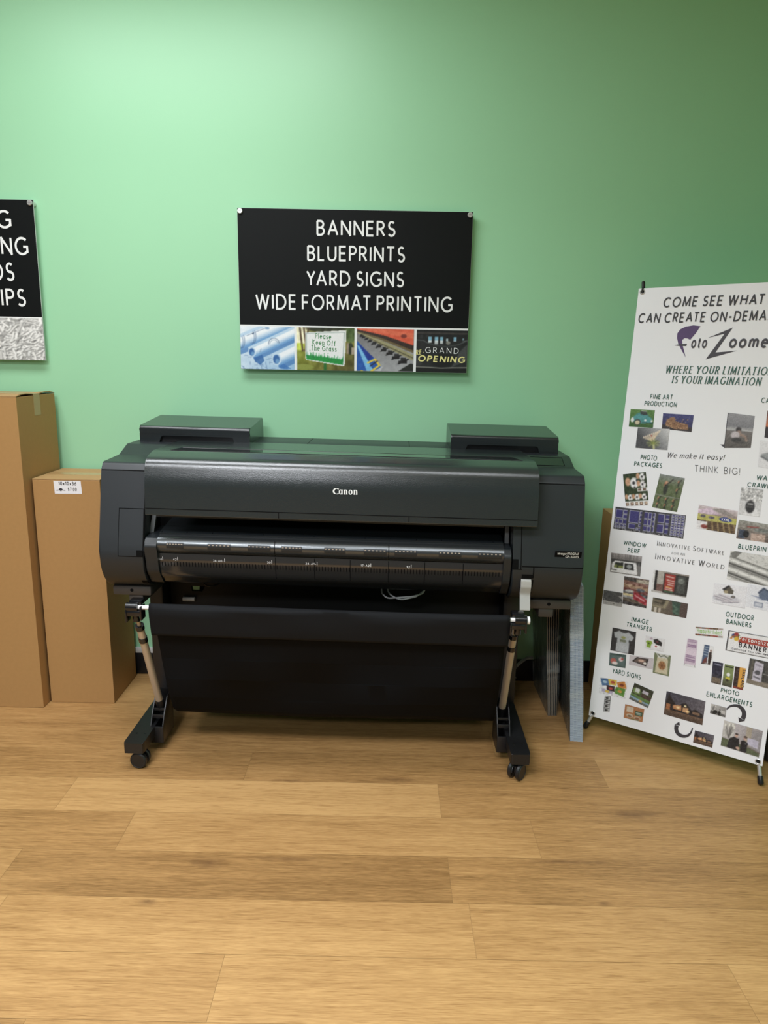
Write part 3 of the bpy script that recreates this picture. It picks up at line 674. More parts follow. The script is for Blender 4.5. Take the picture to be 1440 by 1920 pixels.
def seam_h(m, x0, x1, z, w_=.0028): front_sheet(m, x0, x1, z - w_ / 2, z + w_ / 2, .0006, .004, 1)
def seam_v(m, x, z0, z1, w_=.0028): front_sheet(m, x - w_ / 2, x + w_ / 2, z0, z1, .0006, .004)
# left end housing
m = PB(); m.extrude_x(BODY, -.797, -.650, 0, bev=.006, seg=3); lh = m.build('left_housing', M_shell, PR); wn(lh)
each('seam', M_seam, lh, [lambda m: seam_h(m, -.7955, -.650, 1.003), lambda m: seam_v(m, -.649, .62, 1.02, .003)])
m = PB(); front_sheet(m, -.7345, -.6505, .7245, .8815, .0006, .004); m.build('door_gap', M_seam, lh)
m = PB(); front_sheet(m, -.7320, -.6520, .7275, .8790, .0018, .004)
dr = m.build('access_door', M_shell, lh)
m = PB(); front_sheet(m, -.672, -.652, .7275, .7475, .0026, .004, 2); m.build('latch_recess', M_seam, lh)
m = PB(); front_sheet(m, -.672, -.652, .618, .632, .0010, .004, 2); m.build('latch_recess', M_seam, lh)
# right end housing
m = PB(); m.extrude_x(BODY, .566, .797, 0, bev=.006, seg=3); rh = m.build('right_housing', M_shell, PR); wn(rh)
each('seam', M_seam, rh, [lambda m: seam_h(m, .636, .7955, 1.001), lambda m: seam_h(m, .597, .7955, .7345, .0035), lambda m: seam_v(m, .5935, .724, .89), lambda m: seam_v(m, .6355, .60, .735, .0040), lambda m: seam_h(m, .566, .597, .7245)])
m = PB(); front_sheet(m, .566, .585, .7265, .7575, .0010, .004, 2); m.build('latch_recess', M_seam, rh)
m = PB(); front_sheet(m, .598, .6335, .694, .7075, .0010, .004, 2); m.build('lever_slot', M_seam, rh)
frm = Frame(ptf((0, yfront(.772) - .0012, .772)), (1, 0, -.009), (0, -.235, .972), (0, -.972, -.235))
m = MB(); flat(m, frm, [(.702, -.0075), (.7885, -.0075), (.7885, .0185), (.702, .0185)], .0004); mp_ = m.build('model_plate', M_seam, rh, smooth=0)
m = MB(); letters(m, frm, 'image', (.7105, .0065), (.7395, .0065), .0082, 'model', .001); letters(m, frm, 'PROGRAF', (.7415, .0065), (.7795, .0065), .0080, 'model', .001)
letters(m, frm, 'GP-4600S', (.7370, -.0048), (.7800, -.0048), .0078, 'model', .001); m.build('lettering', M_white, mp_, smooth=0)
# core between the ends
m = PB(); m.extrude_x([(-.50, .845), (-.50, 1.058), (-.066, 1.058), (-.066, .62), (-.50, .62), (-.50, .80)], -.6515, .5675); core = m.build('chassis', M_under, PR)
m = PB(); m.box(-.63, .545, -.600, -.592, .843, .853); m.build('feed_bar', M_shell, core)
# front cover
CO = fillet([(-.703, .871), (-.6945, .985), (-.678, 1.052), (-.598, 1.0685), (-.30, 1.0685), (-.30, 1.060), (-.600, 1.060), (-.668, 1.045), (-.684, .985), (-.692, .871)],
            [.003, .25, .05, .05, .004, .002, .04, .04, .2, .003], 8)
m = PB(); m.extrude_x(CO, -.630, .635, 0, bev=.003, seg=2); cov = m.build('top_cover', M_cover, PR); wn(cov)
def ycov(z): return -.703 + (.0085) * (z - .871) / .114
pr = [(ycov(z) - .0006, z) for z in (.8925, .8950)] + [(ycov(.895) + .002, .895), (ycov(.8925) + .002, .8925)]
pv = [(ycov(.874) - .0006, .874), (ycov(.893) - .0006, .893), (ycov(.893) + .002, .893), (ycov(.874) + .002, .874)]
each('seam', M_seam, cov, [lambda m: m.extrude_x(pr, -.629, .634), lambda m: m.extrude_x(pv, -.1981, -.1959), lambda m: m.extrude_x(pv, .2219, .2241)])
frc = Frame(ptf((0, ycov(.959), .959)), (1, 0, -.009), (0, .0743, .9972), (0, -.9972, .0743))
m = MB(); letters(m, frc, 'C', (-.0230, .0000), (-.0030, .0000), .0176, 'logo', .0012); letters(m, frc, 'anon', (-.0035, .0002), (.0562, .0006), .0200, 'logo', .0012)
m.build('logo_lettering', M_white, cov, smooth=0)
m = PB(); m.add([(-.575, -.585, 1.0692), (.595, -.585, 1.0692), (.575, -.510, 1.0694), (-.558, -.510, 1.0694)], [(0, 1, 2, 3)])
m.build('view_window', M_glass, cov, smooth=0)
m = PB()
for a, b in (((-.575, -.585), (.595, -.585)), ((-.558, -.510), (.575, -.510)), ((-.575, -.585), (-.558, -.510)), ((.595, -.585), (.575, -.510))): m.tube([(*a, 1.0692), (*b, 1.0692)], .0011, 6)
m.build('window_frame', M_gloss, cov)
m = PB(); m.box(-.45, .555, -.30, -.07, 1.0615, 1.0640, bev=.001); tp = m.build('rear_top_panel', M_shell, PR)
each('seam', M_seam, tp, [lambda m: m.box(-.161, -.159, -.30, -.07, 1.0640, 1.0643), lambda m: m.box(.224, .226, -.30, -.07, 1.0640, 1.0643)])
# ink tank covers
INK = [(-.302, 1.059), (-.302, 1.0925), (-.320, 1.0925)] + fillet([(-.320, 1.0925), (-.320, 1.1205), (-.062, 1.141), (-.050, 1.059)], [0, .013, .012, 0], 6, closed=False)[1:]
for x0, x1 in ((-.775, -.365), (.376, .770)):
    m = PB(); m.extrude_x(INK, x0, x1, 0, bev=.004, seg=2); ic = m.build('ink_tank_cover', M_ink, PR); wn(ic)
    a, b = (x0 + .075, x1 - .058) if x0 < 0 else (x0 + .055, x1 - .070)
    pf = [(x0 + .0005, 1.059), (a - .003, 1.059)] + fillet([(a - .003, 1.059), (a + .006, 1.0865), (b - .006, 1.0865), (b + .003, 1.059)], [0, .012, .012, 0], 5, closed=False)[1:-1] + [(b + .003, 1.059), (x1 - .0005, 1.059), (x1 - .0005, 1.0930), (x0 + .0005, 1.0930)]
    m = PB(); m.extrude_y(pf, -.3195, -.300); m.build('front_lip', M_ink, ic)
    m = PB(); m.box(a - .02, b + .02, -.3035, -.3015, 1.0605, 1.0905); m.build('finger_recess', M_gloss, ic)
# control panel
nrm = Vector((0, -.029, .082)).normalized()
def slope(y): return 1.0325 + (y + .462) * (.0275 / .074)
m = PB(); m.extrude_x([(-.470, 1.0320), (-.462, slope(-.462) + .004), (-.392, slope(-.392) + .004), (-.384, 1.0625), (-.384, 1.05), (-.47, 1.03)], .640, .7945, bev=.002); cp = m.build('control_panel', M_ink, PR); wn(cp)
m = PB(); m.add([(.652, -.459, slope(-.459) + .0044), (.765, -.459, slope(-.459) + .0044), (.765, -.403, slope(-.403) + .0044), (.652, -.403, slope(-.403) + .0044)], [(0, 1, 2, 3)])
m.build('touch_screen', M_glass, cp, smooth=0)
m = PB()
for a, b in (((.652, -.459), (.765, -.459)), ((.652, -.403), (.765, -.403)), ((.765, -.459), (.765, -.403))): m.tube([(a[0], a[1], slope(a[1]) + .0044), (b[0], b[1], slope(b[1]) + .0044)], .0011, 6)
m.build('screen_bezel', M_seam, cp)
# paper exit: platen, roller, ruler guide
m = PB(); m.strip_x([(-.645, .794), (-.60, .802), (-.56, .808), (-.50, .815)], -.606, .538, .006); pl = m.build('platen', M_shell, PR)

for x in [-.60 + .085 * i for i in range(14)]:
    m = PB(); m.box(x - .0006, x + .0006, -.643, -.61, .7960, .8025); m.build('rib', M_seam, pl)
RO = [(-.640, .795)] + fillet([(-.640, .795), (-.668, .790), (-.684, .768), (-.676, .746), (-.664, .736)], [0, .02, .03, .02, 0], 5, closed=False)[1:]
m = PB(); m.strip_x(RO[::-1], -.605, .538, -.006); ro = m.build('output_roller', M_roller, PR, smooth=50)
def yro(z):
    L = [(zz_, y) for y, zz_ in RO][::-1]
    for (a, ya), (b, yb) in zip(L[:-1], L[1:]):
        if a <= z <= b: return ya + (yb - ya) * (z - a) / max(b - a, 1e-6)
    return -.664
rs = [(yro(z) - .0008, z) for z in (.738, .748, .758, .768, .778, .788)]; each('seam', M_seam, ro, [lambda m: m.strip_x(rs, -.2172, -.2148, -.002), lambda m: m.strip_x(rs, .1588, .1612, -.002)])
for xa, xb in ((-.573, -.517), (-.437, -.361), (-.304, -.229), (-.193, -.125), (-.052, .018), (.078, .153), (.179, .253), (.324, .398), (.452, .531)):
    m = PB(); m.strip_x([(yro(z) - .0009, z) for z in (.7560, .7610, .7660, .7710, .7760)], xa, xb, -.002)
    for k in range(6):
        x = xa + (xb - xa) * (k + .5) / 6; m.box(x - .0035, x + .0020, yro(.772) - .0028, yro(.772), .7695, .7725, 1)
    m.build('grip_patch', [M_shell, M_silver], ro)
RU = fillet([(-.664, .7345), (-.667, .71), (-.655, .655), (-.615, .618), (-.56, .604)], [0, .03, .06, .05, 0], 6, closed=False)
m = PB(); m.strip_x(RU[::-1], -.604, .538, -.005); ru = m.build('paper_guide', M_ruler, PR, smooth=50)
def yru(z):
    L = sorted((zz_, y) for y, zz_ in RU)
    for (a, ya), (b, yb) in zip(L[:-1], L[1:]):
        if a <= z <= b: return ya + (yb - ya) * (z - a) / max(b - a, 1e-6)
    return RU[0][0]
m = PB()
for i in range(112):
    x = -.595 + i * .0101
    if x < .532: m.extrude_x([(yru(.690) - .0006, .690), (yru(.706) - .0006, .706), (yru(.706) + .001, .706), (yru(.690) + .001, .690)], x - .0012, x + .0012)
for x in (-.216, -.086, .033, .160, .280, .407): m.strip_x([(yru(z) - .0007, z) for z in (.655, .67, .69, .71, .732)], x - .0011, x + .0011, -.002)
m.build('scale_mark', M_seam, ru)
frr = Frame(ptf((0, yru(.717), .717)), (1, 0, -.009), (0, -.06, .998), (0, -.998, -.06))
for x, s in ((-.592, '44'), (-.542, '42'), (-.385, '36-A0+'), (-.228, '30'), (-.077, '24-A1+'), (.101, '17-A2'), (.235, '12')):
    m = MB(); flat(m, frr, [(x - .0009, -.006), (x + .0009, -.006), (x + .0009, .006), (x - .0009, .006)], .0010); L = .0058 * len(s); letters(m, frr, s, (x - .004 - L, -.0055), (x - .004, -.0055), .0065, 'model', .0010)
    m.build('scale_lettering', M_label, ru, smooth=0)
GB = fillet([(-.600, .792), (-.668, .788), (-.690, .765), (-.684, .735), (-.672, .672), (-.630, .620), (-.560, .606), (-.50, .61), (-.50, .79)], [.01, .012, .02, .03, .04, .04, .02, .01, .01], 5)
for xa, xb in ((-.6455, -.6045), (.5375, .5610)):
    m = PB(); m.extrude_x(GB, xa, xb, 0, bev=.002); b_ = m.build('guide_bracket', M_shell, PR); wn(b_)
for xa, xb, lean in ((-.648, -.633, -.006), (.543, .557, .004)):
    m = PB(); m.add([(xa + lean, -.612, .782), (xb + lean, -.612, .782), (xb + lean, -.598, .782), (xa + lean, -.598, .782), (xa + .006, -.596, .862), (xb + .004, -.596, .862), (xb + .004, -.582, .862), (xa + .006, -.582, .862)],
        [(0, 1, 2, 3), (4, 5, 6, 7), (0, 1, 5, 4), (1, 2, 6, 5), (2, 3, 7, 6), (3, 0, 4, 7)]); m.build('cover_arm', M_silverdark, PR, smooth=0)
# release lever
m = PB(); m.extrude_x(fillet([(-.672, .692), (-.690, .690), (-.692, .665), (-.683, .640), (-.700, .588), (-.690, .586), (-.672, .640), (-.680, .668)], [.005, .008, .02, .02, .003, .003, .02, .02], 4), .5965, .6295, bev=.0015)
wn(m.build('release_lever', M_lever, PR))
# under the housings
for xa, xb, xc, xd in ((-.788, -.655, -.735, -.686), (.632, .784, .676, .726)):
    m = PB(); m.box(xa, xb, -.618, -.16, .566, .600, bev=.006); m.box(xc, xd, -.612, -.25, .535, .566, bev=.003); m.tube([((xa + xb) / 2, -.6185, .585), ((xa + xb) / 2, -.617, .585)], .006, 14, 1)
    m.build('mounting_plate', [M_bracket, M_seam], PR)
m = PB(); m.box(-.655, .632, -.48, -.16, .585, .622, bev=.004); m.build('underside_pan', M_under, PR)
m = PB(); m.extrude_y([(-.742, .36), (.652, .36), (.652, .60), (-.5750, .60), (-.5750, .502), (-.5560, .502), (-.5680, .481), (-.6080, .481), (-.6120, .502), (-.5755, .502), (-.5755, .60), (-.742, .60)], -.305, -.285); m.build('roll_cover', M_under, PR)
m = PB(); m.tube([(-.640, -.318, .4535), (-.594, -.318, .4535)], .0085, 16); m.build('roll_core_end', M_lever, PR)
# stand
for xa, xb in ((-.742, -.690), (.588, .652)):
    m = PB(); m.box(xa, xb, -.400, -.300, .095, .585, bev=.006); m.build('stand_column', M_black, PR)
m = PB(); m.box(-.70, .60, -.325, -.295, .16, .25, bev=.004); m.build('cross_beam', M_black, PR)
def caster(par, x, y, ang):
    ca, sa = math.cos(ang), math.sin(ang); r = .029
    def T(v): return ptf((x + v[0] * ca - v[1] * sa, y + v[0] * sa + v[1] * ca, v[2]))
    m = MB(T); m.tube([(0, 0, .062), (0, 0, .045)], .010, 14); m.box(-.005, .005, -.026, .010, .026, .050, bev=.003); m.tube([(-.016, -.012, r), (.016, -.012, r)], .006, 12)
    m.tube([(-.006, -.012 + .024 * math.cos(R_(a)), r + .024 * math.sin(R_(a))) for a in range(-20, 200, 20)], .003, 8)
    c = m.build('caster', M_black, par)
    for s in (-1, 1):
        m = MB(T); xs = sorted((s * .008, s * .022)); m.tube([(xs[0], -.012, r), (xs[0] + .003, -.012, r), (xs[1] - .003, -.012, r), (xs[1], -.012, r)], [r - .003, r, r, r - .003], 28)
        m.ring((s * .0222, -.012, r), (1, 0, 0), r - .005, .0010, 28, 6, 1); m.build('wheel', [M_black, M_shell], c)
for xa, xb, a1, a2 in ((-.724, -.656, R_(85), R_(20)), (.584, .650, R_(-38), R_(10))):
    m = PB(); pf = fillet([(xa + .003, -.768), (xb - .003, -.768), (xb, -.755), (xb, -.055), (xa, -.055), (xa, -.755)], [.004, .004, .01, .01, .01, .01], 4)
    bm = bmesh.new(); lo = [bm.verts.new((x, y, .062)) for x, y in pf]; hi = [bm.verts.new((x, y, .099)) for x, y in pf]; n_ = len(pf); bm.faces.new(lo[::-1]); tp_ = bm.faces.new(hi)
    for i in range(n_): bm.faces.new((lo[i], lo[(i + 1) % n_], hi[(i + 1) % n_], hi[i]))
    bmesh.ops.bevel(bm, geom=list(tp_.edges), offset=.003, segments=2, profile=.5, affect='EDGES'); m.bm(bm)
    ft = m.build('stand_foot', M_black, PR); wn(ft)
    xc = (xa + xb) / 2
    for dx in (.016, -.012): 
        m = PB(); m.tube([(xc + dx, -.70, .0985), (xc + dx, -.70, .0998)], .0035, 10); m.build('screw', M_gloss, ft)
    for y, a in ((-.738, a1), (-.10, a2)):
        caster(PR, xc, y, a)
# basket holders, poles, clamps, rods, fabric
for x, yb, zb_, yt, zt in ((-.648, -.612, .178, -.762, .520), (.577, -.575, .168, -.720, .515)):
    xa, xb = x - .024, x + .022; t = .0035
    m = PB(); side = fillet([(-.652, .038), (-.652, .098), (-.630, .135), (-.590, .185), (-.535, .19), (-.535, .038)], [.004, .02, .05, .02, .01, .004], 5)
    m.extrude_x(side, xa, xa + t, bev=.001); m.extrude_x(side, xb - t, xb, bev=.001); m.box(xa, xb, -.653, -.648, .036, .098, bev=.002); m.box(xa, xb, -.65, -.535, .036, .042); m.box(xa, xb, -.545, -.535, .036, .19)
    m.box(xa, xb, -.630, -.626, .118, .132, bev=.001); m.box(xa, xb, -.615, -.611, .140, .150, bev=.001)
    m.build('pole_holder', M_black, PR)
    P0 = Vector((x, yb, zb_)); P1 = Vector((x, yt, zt)); d = P1 - P0
    m = PB(); m.tube([P0 - d * .12, P0 + d * .02], .0150, 16, r2=.0145); sk = m.build('pole_socket', M_black, PR)
    m = PB(); m.tube([P0, P0 + d * .80], .0128, 20); m.tube([P0 + d * .80, P0 + d * .96], .0122, 20); m.tube([P0 + d * .96, P0 + d * 1.06], .0065, 14); po = m.build('basket_pole', M_pole, PR)
    for a, b in ((.795, .845), (.945, .990)):
        m = PB(); m.tube([P0 + d * a, P0 + d * b], .0146, 20); m.build('collar', M_gloss, po)
    cz = .588; cy = -.790; s = -1 if x < 0 else 1
    m = PB(); m.tube([(x - s * .012, cy, cz), (x + s * .026, cy, cz)], .0155, 20); m.box(x - .024, x + .024, cy - .014, cy + .020, cz - .028, cz - .008, bev=.004); m.box(x - .020, x + .020, cy + .004, cy + .040, cz + .004, cz + .020, bev=.003)
    m.box(x - .028, x - .022, cy - .016, cy + .022, cz - .048, cz - .006, bev=.002); m.box(x + .020, x + .026, cy - .016, cy + .022, cz - .040, cz + .006, bev=.002)
    m.tube([(x, cy + .006, cz - .050), (x, cy + .006, cz - .02)], .011, 14); m.build('rod_clamp', M_gloss, PR)
m = PB(); m.tube([(-.672, -.790, .588), (.604, -.790, .588)], .0072, 18); m.tube([(.600, -.790, .588), (.612, -.790, .588)], .0125, 18); rod = m.build('basket_rod', M_whiterod, PR)
m = PB(); m.tube([(-.575, -.235, .560), (.535, -.235, .560)], .0085, 18); m.build('basket_rod', M_whiterod, PR)
FB = fillet([(-.774, .590), (-.768, .49), (-.738, .395), (-.708, .31), (-.675, .225), (-.640, .160), (-.590, .122), (-.53, .122), (-.44, .17), (-.35, .29), (-.28, .45), (-.237, .565)], [.0] + [.06] * 10 + [0], 4, closed=False)
rf = random.Random(3)
def cloth(prof, xa, xb, t, amp, nx=60, ph=0.):
    m = PB(); n = len(prof); vs = []
    for i in range(nx + 1):
        u = i / nx; x = xa + (xb - xa) * u
        for j, (y, z) in enumerate(prof):
            v = j / (n - 1); wv = amp * (math.sin(9 * u + 14 * v + ph) + .6 * math.sin(23 * u - 8 * v + ph) + .5 * math.sin(5 * u + 3 * v)) * math.sin(math.pi * min(1, v * 1.0)) 
            sag = -.004 * math.sin(math.pi * u) * math.sin(math.pi * v)
            vs.append((x + (.012 if u < .5 else -.012) * v * 0, y + wv, z + sag))
    fs = [(i * n + j, (i + 1) * n + j, (i + 1) * n + j + 1, i * n + j + 1) for i in range(nx) for j in range(n - 1)]; m.add(vs, fs); return m
bk = cloth(FB, -.588, .542, 0, .0022).build('basket_fabric', M_fabric, PR, smooth=60)
so = bk.modifiers.new('thickness', 'SOLIDIFY'); so.thickness = .0014
HEM = [(-.776, .586), (-.7775, .594), (-.7820, .6005), (-.790, .6030), (-.798, .6005), (-.8025, .594), (-.804, .586), (-.801, .560), (-.796, .530), (-.791, .503), (-.788, .494)]
hm = cloth(HEM, -.600, .549, 0, .0026, 80, 1.3).build('fabric_hem', M_fabric2, bk, smooth=60)
so = hm.modifiers.new('thickness', 'SOLIDIFY'); so.thickness = .0016
# white cable looped under the printer
m = PB(); m.tube(fillet([(.13, -.41, .60), (.135, -.47, .555), (.155, -.50, .545), (.20, -.505, .552), (.25, -.50, .556), (.285, -.48, .562), (.30, -.44, .585)], [0, .03, .03, .03, .03, .03, 0], 5, closed=False), .0028, 8)
m.tube(fillet([(.15, -.43, .59), (.16, -.49, .560), (.20, -.515, .545), (.26, -.49, .552), (.295, -.47, .575)], [0, .04, .04, .04, 0], 5, closed=False), .0026, 8)
m.build('cable', M_label, PR)
m = PB(); m.tube(fillet([(-.52, -.40, .60), (-.53, -.44, .565), (-.50, -.46, .552), (-.46, -.45, .562), (-.45, -.42, .59)], [0, .03, .03, .03, 0], 5, closed=False), .003, 8); m.build('cable', M_black, PR)

# ------------------------------------------------------------------ sheet goods leaning beside the printer
def lean_copy(o, x, y, a, first, rz=0.):
    c = o if first else o.copy()
    if not first: COL.objects.link(c)
    c.location = (x, y, .0005); c.rotation_euler = (0, -a, rz); return c
m = MB(); m.box(0, .0046, 0, .275, 0, .556, 1, bev=.0004, seg=1); m.box(.0014, .0030, -.0006, .2756, .0004, .5566, 0)
gp = m.build('flat_panel', [M_panelcore, M_panelface], None, smooth=0)
for i in range(6):
    c = lean_copy(gp, .6655 + .0062 * i, -.322 + .002 * (i % 2), R_(4.4 - .35 * i), i == 0)
    tag(c, 'dark flat panel in the film-wrapped stack standing on edge beside the printer stand', 'panel', 'dark panels wrapped in stretch film')
def film_box(name, label, xb0, xb1, lean0, lean1, y0, y1, h, tail=False, bulge=.003, turn=0.):
    root = tag(empty(name, ((xb0 + xb1) / 2, (y0 + y1) / 2, 0)), label, 'plastic wrap'); o = Vector(root.location)
    if turn: o = Vector((xb0, y0, 0)); root.location = o; root.rotation_euler = (0, 0, turn)
    m = MB(lambda v: Vector(v) - o)
    nz, ny = 14, 10; r = random.Random(7); vs = []; ring = []
    for k in range(nz + 1):
        z = .002 + (h - .002) * k / nz; a = xb0 - math.tan(lean0) * z - bulge; b = xb1 - math.tan(lean1) * z + bulge; pts = []
        for j in range(ny + 1): pts.append((a + r.uniform(-.0015, .001), y0 - bulge + (y1 - y0 + 2 * bulge) * j / ny, z))
        for j in range(ny + 1): pts.append((b + r.uniform(-.001, .0015), y1 + bulge - (y1 - y0 + 2 * bulge) * j / ny, z))
        vs += pts
    n = 2 * (ny + 1)
    m.add(vs, [(k * n + j, k * n + (j + 1) % n, (k + 1) * n + (j + 1) % n, (k + 1) * n + j) for k in range(nz) for j in range(n)])
    m.build('film_sleeve', M_film, root, smooth=60)
    if tail:
        m = MB(lambda v: Vector(v) - o); P = [(.640, -.10, .150), (.615, -.105, .152), (.590, -.11, .135), (.570, -.115, .118), (.556, -.12, .098), (.548, -.12, .078), (.556, -.12, .062), (.568, -.12, .072)]
        m.tube(fillet(P, [0] + [.03] * 6 + [0], 4, closed=False), .007, 7); m.tube([(.556, -.12, .10), (.535, -.13, .092), (.526, -.135, .085)], .004, 6); m.build('film_tail', M_filmtail, root, smooth=0)
    return root
M_filmtail = mat('twisted_film', (.30, .33, .32), .25, spec=.8, var=.5, vscale=60, bump=1., bscale=90)
film_box('stretch_film_wrap', 'clear stretch film around the dark panels, its twisted tail lying towards the wall', .6655, .7040, R_(4.4), R_(2.6), -.324, -.045, .55, True)
def coro(left_mat=0):
    t, D, H, p = .0044, .455, .610, .0046; m = MB(); k = .00035
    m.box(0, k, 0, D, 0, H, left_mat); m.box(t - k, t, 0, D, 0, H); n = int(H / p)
    for i in range(n + 1):
        z = min(i * p, H - k); m.add([(k, 0, z), (t - k, 0, z), (t - k, D, z), (k, D, z), (k, 0, z + k), (t - k, 0, z + k), (t - k, D, z + k), (k, D, z + k)], [(0, 1, 2, 3), (4, 5, 6, 7), (0, 1, 5, 4)])
    m.add([(k, .004, 0), (t - k, .004, 0), (t - k, .004, H), (k, .004, H)], [(0, 1, 2, 3)], 1)  # added backing, coloured dark for the shade inside the flutes
    return m.build('corrugated_sheet', [M_coro, M_corodark, M_panelface], None, smooth=0)
first = coro(2); cs = coro()  # outer sheet's left skin coloured dark for the shade on it
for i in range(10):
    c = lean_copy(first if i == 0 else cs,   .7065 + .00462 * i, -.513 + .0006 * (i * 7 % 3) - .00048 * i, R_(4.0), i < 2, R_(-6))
    if i == 0: tag(c, 'sheet at the left side of the white corrugated sheet bundle, shade coloured into its face', 'plastic sheet', 'corrugated plastic sheets in an upright bundle'); continue
    tag(c, 'white corrugated plastic sheet in the upright bundle between printer and banner', 'plastic sheet', 'corrugated plastic sheets in an upright bundle')
film_box('stretch_film_wrap', 'clear stretch film around the white corrugated sheet bundle', .7065, .7530, R_(4.0), R_(4.0), -.515, -.056, .60, False, .0018, R_(-6))

# ------------------------------------------------------------------ X banner stand
BO, BX, BZ = Vector((.7977, -.4207, .0588)), Vector((.8194, -.5732, .0102)).normalized(), Vector((.0649, .1105, .9918)).normalized()
BN = BX.cross(BZ); BW, BH = .5987, 1.604
root = tag(empty('banner_stand', (1.07, -.55, 0)), 'white X banner stand printed with photo services, standing right of the printer', 'banner stand')
fb = Frame(BO - root.location, BX, BZ, BN)
def bowed(u, v): return 0.
m = MB(); nu, nv = 12, 30; vs = []
for d in (0, -.0008):
    for j in range(nv + 1):
        for i in range(nu + 1): vs.append(fb.p(BW * i / nu, BH * j / nv, d))
N1 = (nu + 1) * (nv + 1); g_ = lambda i, j, s: s * N1 + j * (nu + 1) + i
fs = [(g_(i, j, s), g_(i + 1, j, s), g_(i + 1, j + 1, s), g_(i, j + 1, s)) for s in (0, 1) for j in range(nv) for i in range(nu)]
fs += [(g_(i, j, 0), g_(i + 1, j, 0), g_(i + 1, j, 1), g_(i, j, 1)) for j in (0, nv) for i in range(nu)] + [(g_(i, j, 0), g_(i, j + 1, 0), g_(i, j + 1, 1), g_(i, j, 1)) for i in (0, nu) for j in range(nv)]
m.add(vs, fs); sheet = m.build('banner_sheet', M_banner, root, smooth=0)
GR = [(.0145, .0125), (.5842, .0125), (.0145, 1.5915), (.5842, 1.5915)]
for u, v in GR:
    m = MB(); m.ring(fb.p(u, v, .0006), BN, .0078, .0022, 28, 8); m.build('grommet', M_silver, sheet)
    m = MB(); m.tube([fb.p(u, v, .0002), fb.p(u, v, .0012)], .0062, 18); m.build('grommet_hole', M_seam, sheet)
hub = fb.p(.30, .72, -.115); fl = lambda x, y, z: Vector((x, y, z)) - root.location
def pole(a, via, b, tip_dir=None, name='stand_pole'):
    m = MB(); m.tube([a, via, b], .0066, 14, 0); return m.build(name, M_silver, root)
feet = [fl(.7865, -.4165, .004), fl(1.2835, -.7790, .004)]
for (u, v), ft in zip(GR[:2], feet):
    g0 = fb.p(u, v, -.012); p = pole(hub, g0, ft + (g0 - ft) * .25)
    d = (g0 - ft).normalized(); m = MB(); m.tube([ft + d * .002, ft + d * .006, ft + d * .028, ft + d * .030], [.0078, .0098, .0088, .0078], 16); m.build('foot_cap', M_black, p)
    m = MB(); m.tube([g0, fb.p(u, v, .004)], .0042, 10); m.build('hook', M_black, p)
for u, v in GR[2:]:
    g0 = fb.p(u, v, -.012); d = (g0 - hub).normalized(); p = pole(hub, hub + (g0 - hub) * .5, g0 - d * .01)
    m = MB(); up = (BZ * 1. + BX * (-.12 if u < .3 else .12)).normalized(); m.tube([g0 - up * .010, g0 + up * .036, g0 + up * .040], [.0062, .0062, .0045], 14); m.build('pole_cap', M_black, p)
    m = MB(); m.tube([fb.p(u, v + .014, -.012), fb.p(u, v + .012, .004), fb.p(u, v - .002, .006), fb.p(u, v - .004, -.002)], .0030, 8); m.build('hook', M_black, p)
m = MB(); m.tube([hub + BN * .018, hub - BN * .018], .024, 20); m.build('hub', M_black, root)
rf_ = fl(1.338, -.345, .004); d = (hub - rf_).normalized(); p = pole(hub, rf_ + d * .4, rf_ + d * .02); m = MB(); m.tube([rf_ + d * .002, rf_ + d * .03], .0095, 14); m.build('foot_cap', M_black, p)
# black case whose edge shows past the banner
m = MB(lambda v: Vector(v) - Vector((1.50, -.56, 0))); m.box(1.372, 1.66, -.640, -.47, .004, .27, bev=.012, seg=3)
cz_ = empty('storage_case', (1.50, -.56, 0)); tag(cz_, 'black case standing behind the banner at the right edge', 'case'); wn(m.build('case_body', M_black, cz_))
m = MB(lambda v: Vector(v) - Vector((1.50, -.56, 0))); m.box(1.370, 1.662, -.642, -.468, .21, .216, bev=.001); m.build('lid_seam', M_seam, cz_)

